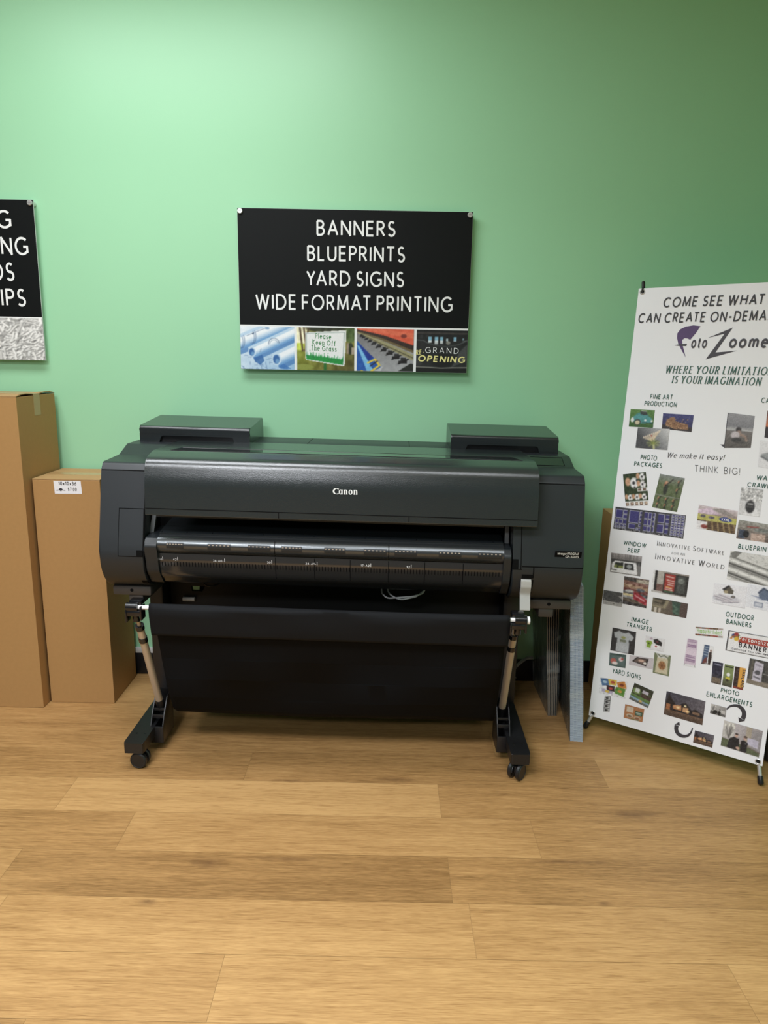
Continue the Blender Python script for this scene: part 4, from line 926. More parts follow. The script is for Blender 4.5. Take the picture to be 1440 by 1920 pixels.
PICS=[
  ('car',[(0.0219,1.1714),(0.1079,1.1713),(0.1085,1.1081),(0.0221,1.1078)]),
  ('colosseum',[(0.1375,1.1621),(0.2409,1.1605),(0.2403,1.1013),(0.1391,1.1072)]),
  ('flower',[(0.0555,1.1065),(0.1669,1.1077),(0.1675,1.0327),(0.0555,1.0329)]),
  ('canvas',[(0.3503,1.1743),(0.4319,1.1671),(0.4326,1.0608),(0.3527,1.0547)]),
  ('sunset',[(0.4674,1.1872),(0.5076,1.1854),(0.5111,1.093),(0.4689,1.0986)]),
  ('laptop',[(0.4577,1.0875),(0.5329,1.0855),(0.5382,0.9913),(0.4618,1.0007)]),
  ('soccer',[(0.0219,0.9319),(0.1025,0.9484),(0.1278,0.8309),(0.0455,0.8156)]),
  ('baseball',[(0.1526,0.9468),(0.2382,0.9391),(0.2257,0.8175),(0.139,0.8245)]),
  ('template',[(0.009,0.8097),(0.2578,0.8098),(0.2579,0.7264),(0.0098,0.7273)]),
  ('market',[(0.295,0.8522),(0.4202,0.8464),(0.4197,0.767),(0.296,0.7699)]),
  ('snow',[(0.4202,0.9273),(0.4874,0.9266),(0.4881,0.8343),(0.4223,0.8354)]),
  ('store',[(0.4264,0.8168),(0.5289,0.8128),(0.5276,0.7521),(0.4257,0.7536)]),
  ('blueprint',[(0.4139,0.7093),(0.5566,0.7084),(0.5583,0.6078),(0.4134,0.6101)]),
  ('van',[(0.0127,0.6369),(0.1252,0.6415),(0.1275,0.5668),(0.0166,0.564)]),
  ('cars',[(0.0707,0.5579),(0.1611,0.5593),(0.1626,0.455),(0.076,0.4547)]),
  ('bridge',[(0.0014,0.4923),(0.0723,0.4943),(0.0767,0.4409),(0.0033,0.4398)]),
  ('door',[(0.1714,0.5996),(0.2936,0.6005),(0.2931,0.5197),(0.1724,0.5193)]),
  ('leaf',[(0.1812,0.4997),(0.3016,0.5002),(0.3018,0.4476),(0.1809,0.4474)]),
  ('houses',[(0.3763,0.5882),(0.4791,0.5948),(0.4807,0.5211),(0.3788,0.5195)]),
  ('bluehouse',[(0.4799,0.6034),(0.5621,0.6064),(0.5651,0.5241),(0.4843,0.5282)]),
  ('tshirt',[(0.0508,0.358),(0.1374,0.3598),(0.14,0.2732),(0.0518,0.2704)]),
  ('shirts',[(0.1726,0.3552),(0.2411,0.357),(0.241,0.3102),(0.1736,0.308)]),
  ('mat',[(0.0507,0.2602),(0.1121,0.2666),(0.1147,0.2165),(0.0539,0.2121)]),
  ('mousepad',[(0.1247,0.2697),(0.21,0.2776),(0.2113,0.2367),(0.1253,0.2337)]),
  ('bag',[(0.2104,0.3004),(0.2672,0.3027),(0.269,0.226),(0.2126,0.2253)]),
  ('birthday',[(0.3355,0.4249),(0.4239,0.4382),(0.4268,0.405),(0.338,0.3945)]),
  ('pink',[(0.3151,0.3775),(0.3482,0.3775),(0.3518,0.2792),(0.313,0.2785)]),
  ('man',[(0.369,0.3697),(0.4027,0.3692),(0.4041,0.3004),(0.3674,0.2979)]),
  ('personal',[(0.4409,0.4355),(0.5862,0.4413),(0.588,0.3686),(0.4395,0.3647)]),
  ('ban1',[(0.4054,0.3166),(0.4383,0.3182),(0.4397,0.2411),(0.4084,0.2413)]),
  ('ban2',[(0.4434,0.3163),(0.4731,0.3168),(0.4746,0.2404),(0.4438,0.2409)]),
  ('ban3',[(0.4763,0.3167),(0.5094,0.3177),(0.5091,0.241),(0.4776,0.2412)]),
  ('window',[(0.5171,0.3558),(0.5864,0.3567),(0.5882,0.2673),(0.5165,0.2696)]),
  ('signs',[(0.0259,0.1589),(0.1285,0.1669),(0.1292,0.1014),(0.0273,0.0973)]),
  ('bw',[(0.0519,0.0937),(0.0745,0.0959),(0.0757,0.034),(0.0531,0.031)]),
  ('street',[(0.1539,0.1711),(0.225,0.1576),(0.2116,0.0906),(0.1411,0.106)]),
  ('recipe',[(0.1301,0.0822),(0.1996,0.083),(0.1983,0.0331),(0.1303,0.0295)]),
  ('night',[(0.2678,0.1711),(0.3992,0.1699),(0.3992,0.0832),(0.2679,0.0845)]),
  ('nights',[(0.378,0.0575),(0.4409,0.0588),(0.44,0.0133),(0.3768,0.0128)]),
  ('bwsmall',[(0.4181,0.1681),(0.4676,0.1666),(0.4675,0.1321),(0.4181,0.1327)]),
  ('couple',[(0.4654,0.1219),(0.5855,0.12),(0.5849,0.0269),(0.4651,0.0302)]),
]
TXT=[
  ('COME SEE WHAT',(0.0929, 1.5356),(0.414, 1.5342),0.0303,'hand'),
  ('CAN CREATE ON-DEMAND',(0.0119, 1.4828),(0.4804, 1.4811),0.0301,'hand'),
  ('WHERE YOUR LIMITATION',(0.1292, 1.3047),(0.4736, 1.3032),0.0242,'serif'),
  ('IS YOUR IMAGINATION',(0.1531, 1.2701),(0.4392, 1.2687),0.0241,'serif'),
  ('oto',(0.2032, 1.3941),(0.2542, 1.3939),0.0324,'bold'),
  ('oomer',(0.3243, 1.3948),(0.4623, 1.3943),0.0352,'bold'),
  ('FINE ART',(0.0863, 1.2125),(0.163, 1.2122),0.0147,'cap'),
  ('PRODUCTION',(0.0689, 1.1875),(0.1803, 1.1872),0.0144,'cap'),
  ('CANVAS',(0.4448, 1.2129),(0.5173, 1.2111),0.0146,'cap'),
  ('PHOTO',(0.0781, 0.9929),(0.1356, 0.9938),0.0153,'cap'),
  ('PACKAGES',(0.0579, 0.968),(0.1559, 0.9692),0.0145,'cap'),
  ('We make it easy!',(0.1724, 1.0073),(0.3584, 1.0138),0.0177,'script'),
  ('THINK BIG!',(0.2662, 0.9661),(0.41, 0.9685),0.0216,'thin'),
  ('WALL',(0.4626, 0.9578),(0.5179, 0.9575),0.0141,'cap'),
  ('CRAWLERS',(0.4377, 0.932),(0.5417, 0.9326),0.0134,'cap'),
  ('BLUEPRINTS',(0.4353, 0.7204),(0.5435, 0.7227),0.0144,'cap'),
  ('WINDOW',(0.0542, 0.6749),(0.1357, 0.6753),0.014,'cap'),
  ('PERF',(0.0716, 0.6492),(0.1157, 0.6506),0.0139,'cap'),
  ('INNOVATIVE SOFTWARE',(0.1721, 0.6897),(0.3948, 0.6904),0.0162,'sc'),
  ('FOR AN',(0.2261, 0.6663),(0.2701, 0.6679),0.0076,'thinserif'),
  ('INNOVATIVE WORLD',(0.1712, 0.6408),(0.4015, 0.6415),0.018,'sc'),
  ('IMAGE',(0.1151, 0.3975),(0.1768, 0.3981),0.0144,'cap'),
  ('TRANSFER',(0.1013, 0.374),(0.1918, 0.3741),0.0145,'cap'),
  ('OUTDOOR',(0.4262, 0.4827),(0.5123, 0.4859),0.0151,'cap'),
  ('BANNERS',(0.43, 0.4585),(0.508, 0.4604),0.0143,'cap'),
  ('YARD SIGNS',(0.0696, 0.1877),(0.1732, 0.189),0.0162,'cap'),
  ('PHOTO',(0.4423, 0.2168),(0.4998, 0.2186),0.0139,'cap'),
  ('ENLARGEMENTS',(0.3992, 0.1912),(0.5433, 0.1925),0.015,'cap'),
  ('Happy Birthday!',(0.3434, 0.4068),(0.4209, 0.4149),0.0129,'green'),
  ('Personalized',(0.4765, 0.4102),(0.5792, 0.4104),0.0125,'white'),
  ('BANNERS',(0.4782, 0.387),(0.5757, 0.3865),0.015,'black'),
  ('Customize Your Own Message',(0.4581, 0.3735),(0.5905, 0.3776),0.0059,'tiny'),
]
Fp = [(0.2257,1.4659),(0.2025,1.469),(0.1774,1.465),(0.16,1.4557),(0.1523,1.4424),(0.153,1.427),(0.1591,1.4077),(0.172,1.3865),(0.1902,1.3585),(0.1802,1.3865),(0.1734,1.4057),(0.1711,1.4191),(0.1784,1.4256),(0.1878,1.4247),(0.1975,1.4197),(0.2131,1.4415)]
Fb = [(0.1468,1.4008),(0.1643,1.4046),(0.1889,1.406),(0.1876,1.3983),(0.1631,1.3988)]
Zp = [(0.2553,1.4259),(0.3292,1.4591),(0.2847,1.3762),(0.3506,1.3821),(0.2563,1.3527),(0.3058,1.4387)]
side = [(0.3503,1.1743),(0.3527,1.0547),(0.3503,1.0545),(0.348,1.1726)]
shadow = [(0.3527,1.0547),(0.3374,1.065),(0.3547,1.067)]
arc1 = [(0.4682,0.161),(0.4752,0.1736),(0.4908,0.1829),(0.5075,0.183),(0.5205,0.1717),(0.524,0.1562),(0.5207,0.1424)]
head1 = [(0.5071,0.145),(0.5294,0.1389),(0.5108,0.1285)]
arc2 = [(0.3693,0.0632),(0.3659,0.0434),(0.3555,0.0292),(0.3404,0.0235),(0.3241,0.0268),(0.3155,0.0415),(0.3159,0.0576)]
head2 = [(0.3232,0.0727),(0.3089,0.0584),(0.327,0.06)]
grom = [(0.0134,0.0123),(0.5771,0.011),(0.0147,1.5919)]
PQ = dict(PICS)
def put(name, c, part, label=None):
    return c.mesh(part, fb, PQ[name], .0006 + .00015 * (len(sheet.children) % 4), sheet, label, .76, 7.)
W_, K_ = (246, 246, 246), (30, 30, 32)
# fine art
c = Cv(48, 36, (62, 120, 40)); c.grad((88, 140, 50), (50, 100, 34)); c.ell(.5, .42, .34, .30, (58, 140, 140)); c.poly([(.12, .42), (.5, .22), (.9, .45), (.95, .7), (.6, .8), (.2, .74)], (62, 150, 150)); c.poly([(.42, .08), (.66, .1), (.74, .3), (.44, .28)], (50, 58, 54)); c.line([(.46, .06), (.66, .08)], .02, (205, 215, 210)); c.ell(.34, .72, .16, .2, (50, 56, 52)); c.ell(.34, .74, .11, .14, (214, 200, 160)); c.ell(.12, .6, .08, .16, (220, 225, 220)); c.ell(.66, .6, .06, .07, (225, 235, 230)); c.ell(.92, .62, .05, .07, (225, 225, 215)); c.line([(.55, .72), (.95, .74)], .03, (40, 90, 92)); c.noise(24, 14, 12, 1)
put('car', c, 'car_picture')
c = Cv(56, 36, (48, 50, 110)); c.grad((60, 62, 130), (40, 40, 84)); c.rect(0, .72, 1, 1, (52, 44, 44)); c.poly([(.1, .72), (.14, .4), (.3, .2), (.4, .22), (.44, .45), (.85, .58), (.88, .9), (.4, .92)], (150, 104, 66)); r = random.Random(1)
for _ in range(60): c.ell(r.uniform(.12, .86), r.uniform(.3, .88), .016, .03, (232, 180, 120) if r.random() > .4 else (80, 50, 40), .8)
c.noise(30, 16, 12, 2); put('colosseum', c, 'arena_picture')
c = Cv(52, 36, (80, 82, 84)); c.grad((74, 76, 80), (205, 205, 205), .2, .6, 1, .1)
for i in range(9): x = .22 + .06 * i; c.line([(.5, .62), (x, .48 - .36 * (i / 8.))], .018, (222, 196, 160)); c.ell(x, .46 - .34 * (i / 8.), .02, .06, (236, 214, 186))
for i in range(14): a = 6.28 * i / 14; c.line([(.54, .72), (.54 + .2 * math.cos(a), .72 + .2 * math.sin(a))], .012, (170, 186, 70) if i % 2 else (96, 110, 36))
c.ell(.46, .36, .03, .05, (170, 60, 50)); c.line([(.56, .8), (.58, 1)], .03, (200, 200, 130)); put('flower', c, 'flower_picture')
# canvas, sunset, laptop
m = MB(); flat(m, fb, shadow, .0005); flat(m, fb, side, .0006); m.build('canvas_edge', M_ink_dark, sheet, smooth=0)
c = Cv(44, 56, (128, 128, 132)); c.grad((146, 146, 150), (120, 120, 126), 0, 0, 0, .42, (0, 0, 1, .42)); c.rect(0, .40, 1, .5, (150, 150, 152)); c.line([(0, .46), (.5, .45), (1, .5)], .012, (205, 205, 205)); c.grad((116, 110, 106), (88, 82, 76), 0, .5, 0, 1, (0, .5, 1, 1)); c.ell(.6, .22, .03, .02, (96, 96, 104)); c.ell(.46, .47, .12, .10, (58, 52, 50)); c.ell(.48, .55, .1, .08, (150, 122, 106)); c.ell(.36, .62, .2, .12, (190, 180, 184)); c.line([(.55, .6), (.75, .66), (.8, .78)], .04, (150, 124, 108)); c.ell(.42, .76, .22, .08, (56, 54, 50)); c.ell(.6, .84, .25, .04, (74, 70, 66)); c.noise(16, 20, 30, 3); put('canvas', c, 'beach_picture')
c = Cv(24, 40, (60, 40, 40)); c.grad((80, 50, 50), (210, 110, 60), 0, 0, 0, .5); c.rect(0, .6, 1, 1, (40, 30, 32)); put('sunset', c, 'sunset_picture')
c = Cv(30, 40, (222, 222, 226)); c.poly([(.1, .5), (1, .2), (1, .75), (.75, .85), (.1, .6)], (150, 156, 158)); c.line([(.1, .6), (.75, .86), (1, .76)], .03, (96, 100, 104)); put('laptop', c, 'canvas_corner_picture')
# photo packages
c = Cv(44, 60, (44, 62, 30))
def kid(x, y, s):
    c.ell(x - .35 * s, y - .1 * s, .26 * s, .3 * s, (206, 150, 110)); c.ell(x + .2 * s, y, .42 * s, .38 * s, (228, 226, 226)); c.ell(x + .15 * s, y, .14 * s, .12 * s, (48, 46, 48)); c.ell(x + .45 * s, y - .15 * s, .1 * s, .1 * s, (50, 48, 50)); c.ell(x + .2 * s, y + .28 * s, .1 * s, .08 * s, (70, 68, 70))
kid(.36, .3, .5); kid(.76, .13, .34); kid(.76, .36, .34)
for i in range(3): kid(.18 + .3 * i, .74, .3)
c.rect(0, .86, 1, .875, (236, 236, 236)); c.rect(.56, .46, 1, .57, (238, 238, 238))
for i in range(2): c.rect(.6 + .2 * i, .475, .74 + .2 * i, .555, (110, 84, 64))
c.rect(0, .875, 1, 1, (238, 236, 232))
for i in range(5): c.rect(.02 + .2 * i, .885, .15 + .2 * i, .99, (104, 76, 58)); c.ell(.09 + .2 * i, .93, .05, .03, (220, 190, 160))
c.noise(30, 20, 26, 6); put('soccer', c, 'soccer_portraits_picture')
c = Cv(44, 60, (96, 108, 74)); c.grad((130, 136, 130), (96, 112, 70), 0, 0, 0, .3); c.rect(0, .6, 1, .62, (150, 150, 146))
def bat(x, y, s): c.ell(x, y + .32 * s, .16 * s, .34 * s, (52, 56, 44)); c.ell(x - .02, y, .12 * s, .1 * s, (196, 140, 104)); c.line([(x, y + .1 * s), (x + .35 * s, y - .2 * s)], .02 * s + .006, (52, 46, 42)); c.line([(x - .15 * s, y + .15 * s), (x - .1 * s, y)], .02, (190, 120, 84))
bat(.36, .22, .6); bat(.82, .12, .26); bat(.82, .36, .26)
for i in range(3): bat(.18 + .3 * i, .68, .26); bat(.18 + .3 * i, .86, .26)
c.noise(40, 18, 24, 7); put('baseball', c, 'baseball_portraits_picture')
# template strip
c = Cv(130, 50, (62, 62, 66)); bl = (58, 54, 122)
def cells(x0, x1, rows):
    for y0, y1, n in rows:
        for i in range(n): w__ = (x1 - x0) / n; c.rect(x0 + w__ * i + .002, y0, x0 + w__ * (i + 1) - .005, y1, (205, 205, 222)); c.rect(x0 + w__ * i + .006, y0 + .02, x0 + w__ * (i + 1) - .009, y1 - .02, bl)
cells(.01, .12, [(.1, .48, 1)]); cells(.12, .19, [(.1, .28, 1), (.3, .48, 1)]); cells(.01, .19, [(.52, .72, 3), (.75, .85, 5), (.86, .93, 5)])
cells(.215, .36, [(.08, .62, 1)]); cells(.36, .40, [(.08, .22, 1), (.24, .4, 1), (.42, .58, 1), (.62, .76, 1)]); cells(.215, .32, [(.66, .88, 1)]); cells(.33, .40, [(.8, .93, 2)])
cells(.425, .54, [(.08, .36, 2), (.38, .64, 2), (.68, .9, 2)]); cells(.55, .59, [(.08, .24, 1), (.26, .44, 1), (.46, .64, 1), (.66, .9, 1)])
cells(.62, .72, [(.08, .46, 1), (.52, .88, 1)]); cells(.73, .785, [(.08, .26, 1), (.28, .46, 1), (.5, .68, 1), (.7, .9, 1)])
cells(.81, .99, [(.04 + .114 * i, .14 + .114 * i, 4) for i in range(8)]); r = random.Random(2)
for _ in range(40): x = r.uniform(0, .98); c.rect(x, .95, x + .008, .99, (190, 190, 190))
put('template', c, 'print_template_picture')
# supermarket, snowmobile, storefront
c = Cv(60, 44, (120, 100, 70)); c.grad((214, 200, 206), (150, 130, 120), 0, 0, 0, .4); c.poly([(.3, .1), (.6, 0), (1, .3), (.8, .3)], (150, 140, 136)); c.poly([(0, .2), (.3, .05), (.6, .3), (0, .36)], (212, 186, 206)); c.rect(0, .36, 1, .62, (190, 184, 84)); c.ell(.72, .46, .17, .10, (44, 58, 150), 1, .1); c.ell(.36, .46, .09, .07, (96, 90, 110)); c.ell(.14, .44, .08, .07, (90, 84, 96)); c.rect(0, .62, 1, 1, (84, 62, 44))
for i in range(6): c.line([(.25 + .14 * i, .62), (.28 + .15 * i, 1)], .012, (206, 180, 110)); 
for j in range(4): c.line([(.25, .68 + .08 * j), (1, .68 + .09 * j)], .006, (150, 120, 70))
c.rect(0, .66, .26, 1, (226, 224, 226)); c.ell(.2, .88, .1, .1, (150, 60, 50)); c.noise(50, 30, 24, 9); put('market', c, 'shop_aisle_picture')
mk = MB(); uv = [(.295 + .125 * a_, .8500 - .080 * b_) for a_, b_ in ((.62, .53), (.82, .53))]; letters(mk, fb, 'XXXL', uv[0], uv[1], .008, 'black', .0016); mk.build('lettering', M_white, sheet, smooth=0)
c = Cv(40, 48, (190, 190, 190)); c.noise(150, 24, 30, 3); c.rect(0, .48, 1, 1, (206, 206, 208)); c.poly([(.2, 1), (.42, .5), (.62, .5), (1, 1)], (226, 226, 228)); c.ell(.5, .68, .24, .26, (44, 44, 46)); c.rect(.3, .62, .7, .72, (70, 70, 72)); c.rect(.36, .55, .64, .6, (150, 150, 150)); c.ell(.68, .42, .07, .08, (226, 226, 226)); c.noise(30, 20, 20, 4); put('snow', c, 'snowmobile_picture')
c = Cv(56, 40, (140, 128, 118)); c.grad((150, 150, 140), (110, 92, 84), 0, 0, 0, 1); c.rect(.05, .5, .24, .95, (56, 68, 88)); c.ell(.28, .7, .1, .22, (30, 32, 34)); c.rect(.42, .6, .85, 1, (188, 160, 144)); c.rect(.5, .3, .9, .5, (120, 126, 120)); c.line([(.3, .3), (.6, .26)], .03, (170, 84, 76)); c.noise(60, 22, 18, 6); put('store', c, 'storefront_picture')
# blueprint rolls, houses
c = Cv(80, 60, (206, 206, 202)); c.poly([(0, .1), (.1, 0), (.25, 0), (.1, .3)], (120, 120, 116))
for k, (y, w__) in enumerate(((.3, .2), (.62, .22), (.95, .2))):
    for i in range(7): t = (i - 3) / 3.; v = 232 - 120 * abs(t) ** 1.6; c.line([(-.05, y + t * w__ * .55), (1.05, y + .35 + t * w__ * .55)], .03, (v, v, v - 4), .9)
    c.line([(-.05, y + w__ * .66), (1.05, y + .35 + w__ * .66)], .02, (60, 60, 58), .8)
r = random.Random(8)
for _ in range(60): x, y = r.random(), r.random(); c.line([(x, y), (x + r.uniform(-.02, .12), y + r.uniform(-.08, .06))], .004, (110, 110, 106), .8)
put('blueprint', c, 'plan_rolls_picture')
c = Cv(56, 44, (226, 226, 232)); c.ell(.4, .7, .5, .2, (196, 196, 206)); c.poly([(.28, .22), (.46, .02), (.62, .28), (.6, .44), (.34, .42)], (92, 86, 74)); c.rect(.34, .28, .44, .42, (170, 156, 120)); c.poly([(.26, .26), (.44, .02), (.5, .06), (.34, .3)], (50, 50, 52))
for p in (((.05, .6), (.5, .72)), ((.1, .72), (.6, .82)), ((.3, .86), (.8, .74)), ((.2, .5), (.6, .66))): c.line(p, .035, (206, 200, 208)); c.line([(a, b + .04) for a, b in p], .01, (110, 106, 120))
c.ell(.62, .56, .07, .07, (60, 58, 60)); c.ell(.62, .56, .04, .04, (150, 140, 130)); put('houses', c, 'model_house_picture')
c = Cv(46, 44, (222, 224, 232)); c.poly([(.42, .3), (.6, .08), (.9, .2), (.95, .6), (.46, .55)], (92, 110, 138)); c.line([(.42, .3), (.6, .08), (.92, .26)], .03, (60, 74, 100)); 
for i in range(10): x, y = r.random(), r.uniform(.3, .9); c.line([(x, y), (x + .3, y + .04)], .006, (96, 110, 150))
c.rect(.3, .72, .6, .9, (190, 196, 210)); c.line([(.3, .72), (.6, .72), (.6, .9), (.3, .9), (.3, .72)], .01, (84, 96, 130)); put('bluehouse', c, 'blue_model_house_picture')
# window perf
c = Cv(54, 40, (170, 168, 166)); c.grad((180, 172, 172), (120, 116, 114), 0, 0, 0, .3); r = random.Random(3)
for _ in range(26): x = r.random(); c.line([(x, .02), (x, .24)], .008, (96, 92, 92), .7)
c.rect(.02, .3, 1, .5, (70, 70, 70)); c.poly([(.03, .95), (.06, .5), (.16, .36), (.84, .36), (.9, .95)], (228, 228, 230)); c.poly([(.12, .72), (.16, .45), (.42, .43), (.42, .74)], (50, 54, 48)); c.poly([(.12, .72), (.14, .58), (.42, .6), (.42, .74)], (130, 140, 70)); c.line([(.26, .5), (.24, .72)], .02, (50, 60, 40)); c.poly([(.47, .44), (.74, .44), (.78, .76), (.47, .75)], (44, 46, 48)); c.ell(.62, .6, .1, .12, (150, 156, 158)); c.line([(0, .84), (.2, .85)], .02, (70, 70, 72)); c.line([(.92, .4), (.98, 1)], .02, (120, 120, 122)); put('van', c, 'van_window_picture')
c = Cv(46, 52, (120, 100, 92)); r = random.Random(12)
for i, k in enumerate(((70, 66, 64), (140, 96, 84), (166, 130, 100), (120, 60, 56), (90, 90, 96), (150, 150, 150), (96, 84, 70), (60, 58, 60))): c.poly([(0, i / 8.), (1, i / 8. + .06), (1, (i + 1) / 8. + .06), (0, (i + 1) / 8.)], k)
c.rect(.5, .05, 1, .16, (170, 160, 140)); c.poly([(.42, .52), (.6, .52), (1, .72), (.98, .92), (.44, .76)], (176, 44, 56)); c.line([(.5, .62), (.9, .78)], .015, (230, 180, 184)); c.rect(0, .6, .42, .68, (206, 186, 130)); c.ell(.25, .5, .2, .06, (190, 190, 186)); c.ell(.7, .42, .2, .07, (100, 104, 116)); c.noise(90, 16, 30, 4); put('cars', c, 'vehicle_graphics_picture')
c = Cv(40, 34, (150, 148, 146)); c.rect(0, 0, 1, .25, (80, 80, 80)); c.poly([(0, .2), (.3, .1), (.8, .3), (1, .5), (1, .8), (0, .72)], (76, 76, 78)); c.line(A(.5, .55, .45, .3, 170, 20), .02, (170, 170, 170)); c.rect(0, .74, 1, 1, (168, 166, 164)); c.ell(.55, .86, .05, .04, (90, 88, 84)); c.noise(34, 18, 14, 4); put('bridge', c, 'parked_car_picture')
c = Cv(60, 40, (150, 140, 130)); c.rect(0, 0, .1, 1, (226, 226, 226)); c.poly([(.06, 0), (.12, 0), (.13, .9), (.06, .9)], (44, 42, 42)); c.rect(.12, 0, .34, .62, (176, 170, 160)); c.rect(.12, .6, .34, .9, (120, 84, 76)); c.rect(0, .9, 1, 1, (190, 186, 182)); c.rect(.32, .06, .66, .95, (60, 54, 52)); c.rect(.35, .08, .63, .84, (176, 52, 44)); c.rect(.36, .84, .62, .92, (70, 110, 80)); c.rect(.66, .06, 1, .97, (54, 54, 52)); c.rect(.7, .12, .92, .86, (76, 80, 76)); c.ell(.8, .32, .1, .14, (120, 128, 120)); c.noise(26, 24, 18, 4)
for y, x0, x1 in ((.2, .40, .58), (.36, .42, .60), (.46, .46, .6), (.56, .44, .6), (.7, .40, .56), (.78, .4, .58)): c.line([(x0, y), (x1, y + .02)], .018, (238, 226, 214))
c.line([(.4, .66), (.56, .68)], .02, (236, 160, 60)); put('door', c, 'door_graphics_picture')
c = Cv(60, 28, (104, 90, 82)); c.grad((120, 112, 92), (84, 66, 62), 0, 0, 1, 0); c.rect(.06, 0, .36, .1, (66, 62, 50)); c.line([(.02, .55), (.35, .58), (.42, .1)], .05, (150, 140, 110)); c.line([(.08, .3), (.3, .34), (.34, 0)], .04, (70, 66, 54)); c.rect(.08, .66, .14, 1, (206, 196, 180)); c.rect(.2, .66, .26, 1, (190, 176, 160)); c.poly([(.55, 0), (.8, .05), (.78, .95), (.62, .9)], (58, 84, 74)); c.line([(.6, .3), (.72, .5), (.62, .7), (.76, .85)], .04, (84, 118, 100)); put('leaf', c, 'window_film_picture')
# image transfer
c = Cv(44, 44, (52, 52, 56)); c.poly([(.08, .2), (.3, .08), (.42, .13), (.58, .13), (.7, .08), (.93, .26), (.84, .44), (.74, .4), (.76, 1), (.22, 1), (.24, .4), (.14, .42)], (176, 182, 188)); c.ell(.5, .1, .1, .06, (70, 70, 74)); c.poly([(.36, .34), (.52, .28), (.62, .34), (.5, .42)], (150, 156, 90)); c.rect(.36, .44, .62, .54, (120, 128, 104)); c.noise(12, 10, 10, 3); put('tshirt', c, 'grey_shirt_picture')
c = Cv(48, 40, (224, 224, 228)); c.poly([(.03, .48), (.14, .34), (.3, .34), (.4, .5), (.33, .58), (.3, .9), (.1, .88), (.1, .6)], (138, 180, 50)); c.ell(.2, .56, .05, .08, (70, 90, 40)); c.poly([(.42, .2), (.6, .1), (.85, .3), (.86, .6), (.6, .56), (.44, .4)], (44, 42, 44)); c.ell(.62, .34, .06, .05, (140, 60, 70)); c.ell(.58, .7, .2, .16, (240, 240, 240)); c.ell(.58, .7, .07, .07, (190, 70, 76)); c.ell(.3, .16, .08, .1, (190, 170, 190)); put('shirts', c, 'team_shirts_picture')
c = Cv(40, 34, (70, 96, 92)); c.rect(.06, .16, .94, .9, (86, 110, 108)); c.ell(.25, .6, .2, .26, (196, 90, 80)); c.ell(.35, .75, .2, .14, (226, 210, 206)); c.ell(.7, .4, .16, .2, (206, 190, 190)); c.ell(.78, .36, .08, .1, (190, 70, 70)); c.line([(.1, .06), (.7, .08)], .04, (54, 78, 76)); put('mat', c, 'placemat_picture')
c = Cv(50, 30, (200, 192, 198)); c.poly([(.12, .6), (.3, .1), (.8, .12), (.72, .86)], (44, 42, 44)); c.poly([(.2, .56), (.34, .18), (.72, .2), (.66, .74)], (110, 90, 84)); c.ell(.5, .4, .14, .14, (210, 170, 150)); c.ell(.66, .6, .08, .14, (230, 222, 214)); put('mousepad', c, 'mouse_mat_picture')
c = Cv(40, 44, (120, 130, 92)); c.poly([(.2, .2), (.84, .2), (.9, .94), (.12, .94)], (206, 194, 160)); c.poly([(.1, 0), (.9, 0), (.8, .2), (.24, .2)], (206, 206, 200)); c.line([(.2, .04), (.4, .14), (.6, .06), (.8, .14)], .02, (70, 80, 50)); c.ell(.52, .56, .26, .24, (176, 120, 70)); 
for a in range(0, 360, 60): c.line([(.52, .56), (.52 + .2 * math.cos(R_(a)), .56 + .18 * math.sin(R_(a)))], .016, (120, 70, 40))
put('bag', c, 'tote_bag_picture')
# outdoor banners
c = Cv(60, 26, (228, 228, 230)); r = random.Random(6)
for y in (.1, .9):
    for i in range(30): c.rect(i / 30., y - .08, i / 30. + .03, y + .08, r.choice(((110, 70, 50), (170, 60, 50), (80, 60, 50), (150, 110, 60))))
put('birthday', c, 'birthday_banner_picture')
c = Cv(30, 60, (206, 186, 206)); r = random.Random(4)
for y, h_ in ((.04, .02), (.1, .02), (.22, .04), (.28, .03), (.6, .03), (.66, .03), (.74, .04), (.8, .03)): c.line([(.1, y), (.9, y + r.uniform(-.02, .02))], h_ * .5, (134, 96, 140))
c.grad((214, 196, 214), (222, 204, 222), 0, .34, 0, .58, (0, .34, 1, .58)); c.rect(0, .92, 1, 1, (222, 222, 226)); c.line([(.1, .92), (0, 1)], .012, (110, 110, 110)); c.line([(.9, .92), (1, 1)], .012, (110, 110, 110)); put('pink', c, 'pink_banner_picture')
c = Cv(40, 60, (226, 226, 228)); c.poly([(.1, .02), (.58, 0), (.52, .9), (.06, .96)], (70, 92, 128)); 
for y in (.12, .24, .36, .5): c.line([(.14, y), (.5, y + .02)], .02, (150, 170, 190))
c.poly([(.2, .75), (.45, .6), (.5, .9), (.1, .96)], (120, 60, 56)); c.poly([(.6, .36), (.84, .3), (.9, .6), (.82, .98), (.62, .98)], (58, 44, 42)); c.ell(.76, .26, .09, .07, (150, 110, 96)); c.line([(.02, .97), (.6, .94)], .015, (30, 30, 30)); put('man', c, 'banner_demonstration_picture')
c = Cv(90, 50, (228, 228, 230)); c.line([(0, 0), (1, 0), (1, 1), (0, 1), (0, 0)], .022, (30, 30, 32)); c.rect(.24, .22, 1, .5, (184, 60, 48))
for x, y, k in ((.13, .22, (44, 66, 130)), (.21, .22, (60, 130, 60)), (.18, .14, (170, 50, 50)), (.19, .36, (228, 180, 40))): c.ell(x, y, .055, .11, k, 1, .2)
c.line(A(.17, .38, .09, .16, 180, 360), .02, (200, 110, 40)); put('personal', c, 'personalized_banner_picture')
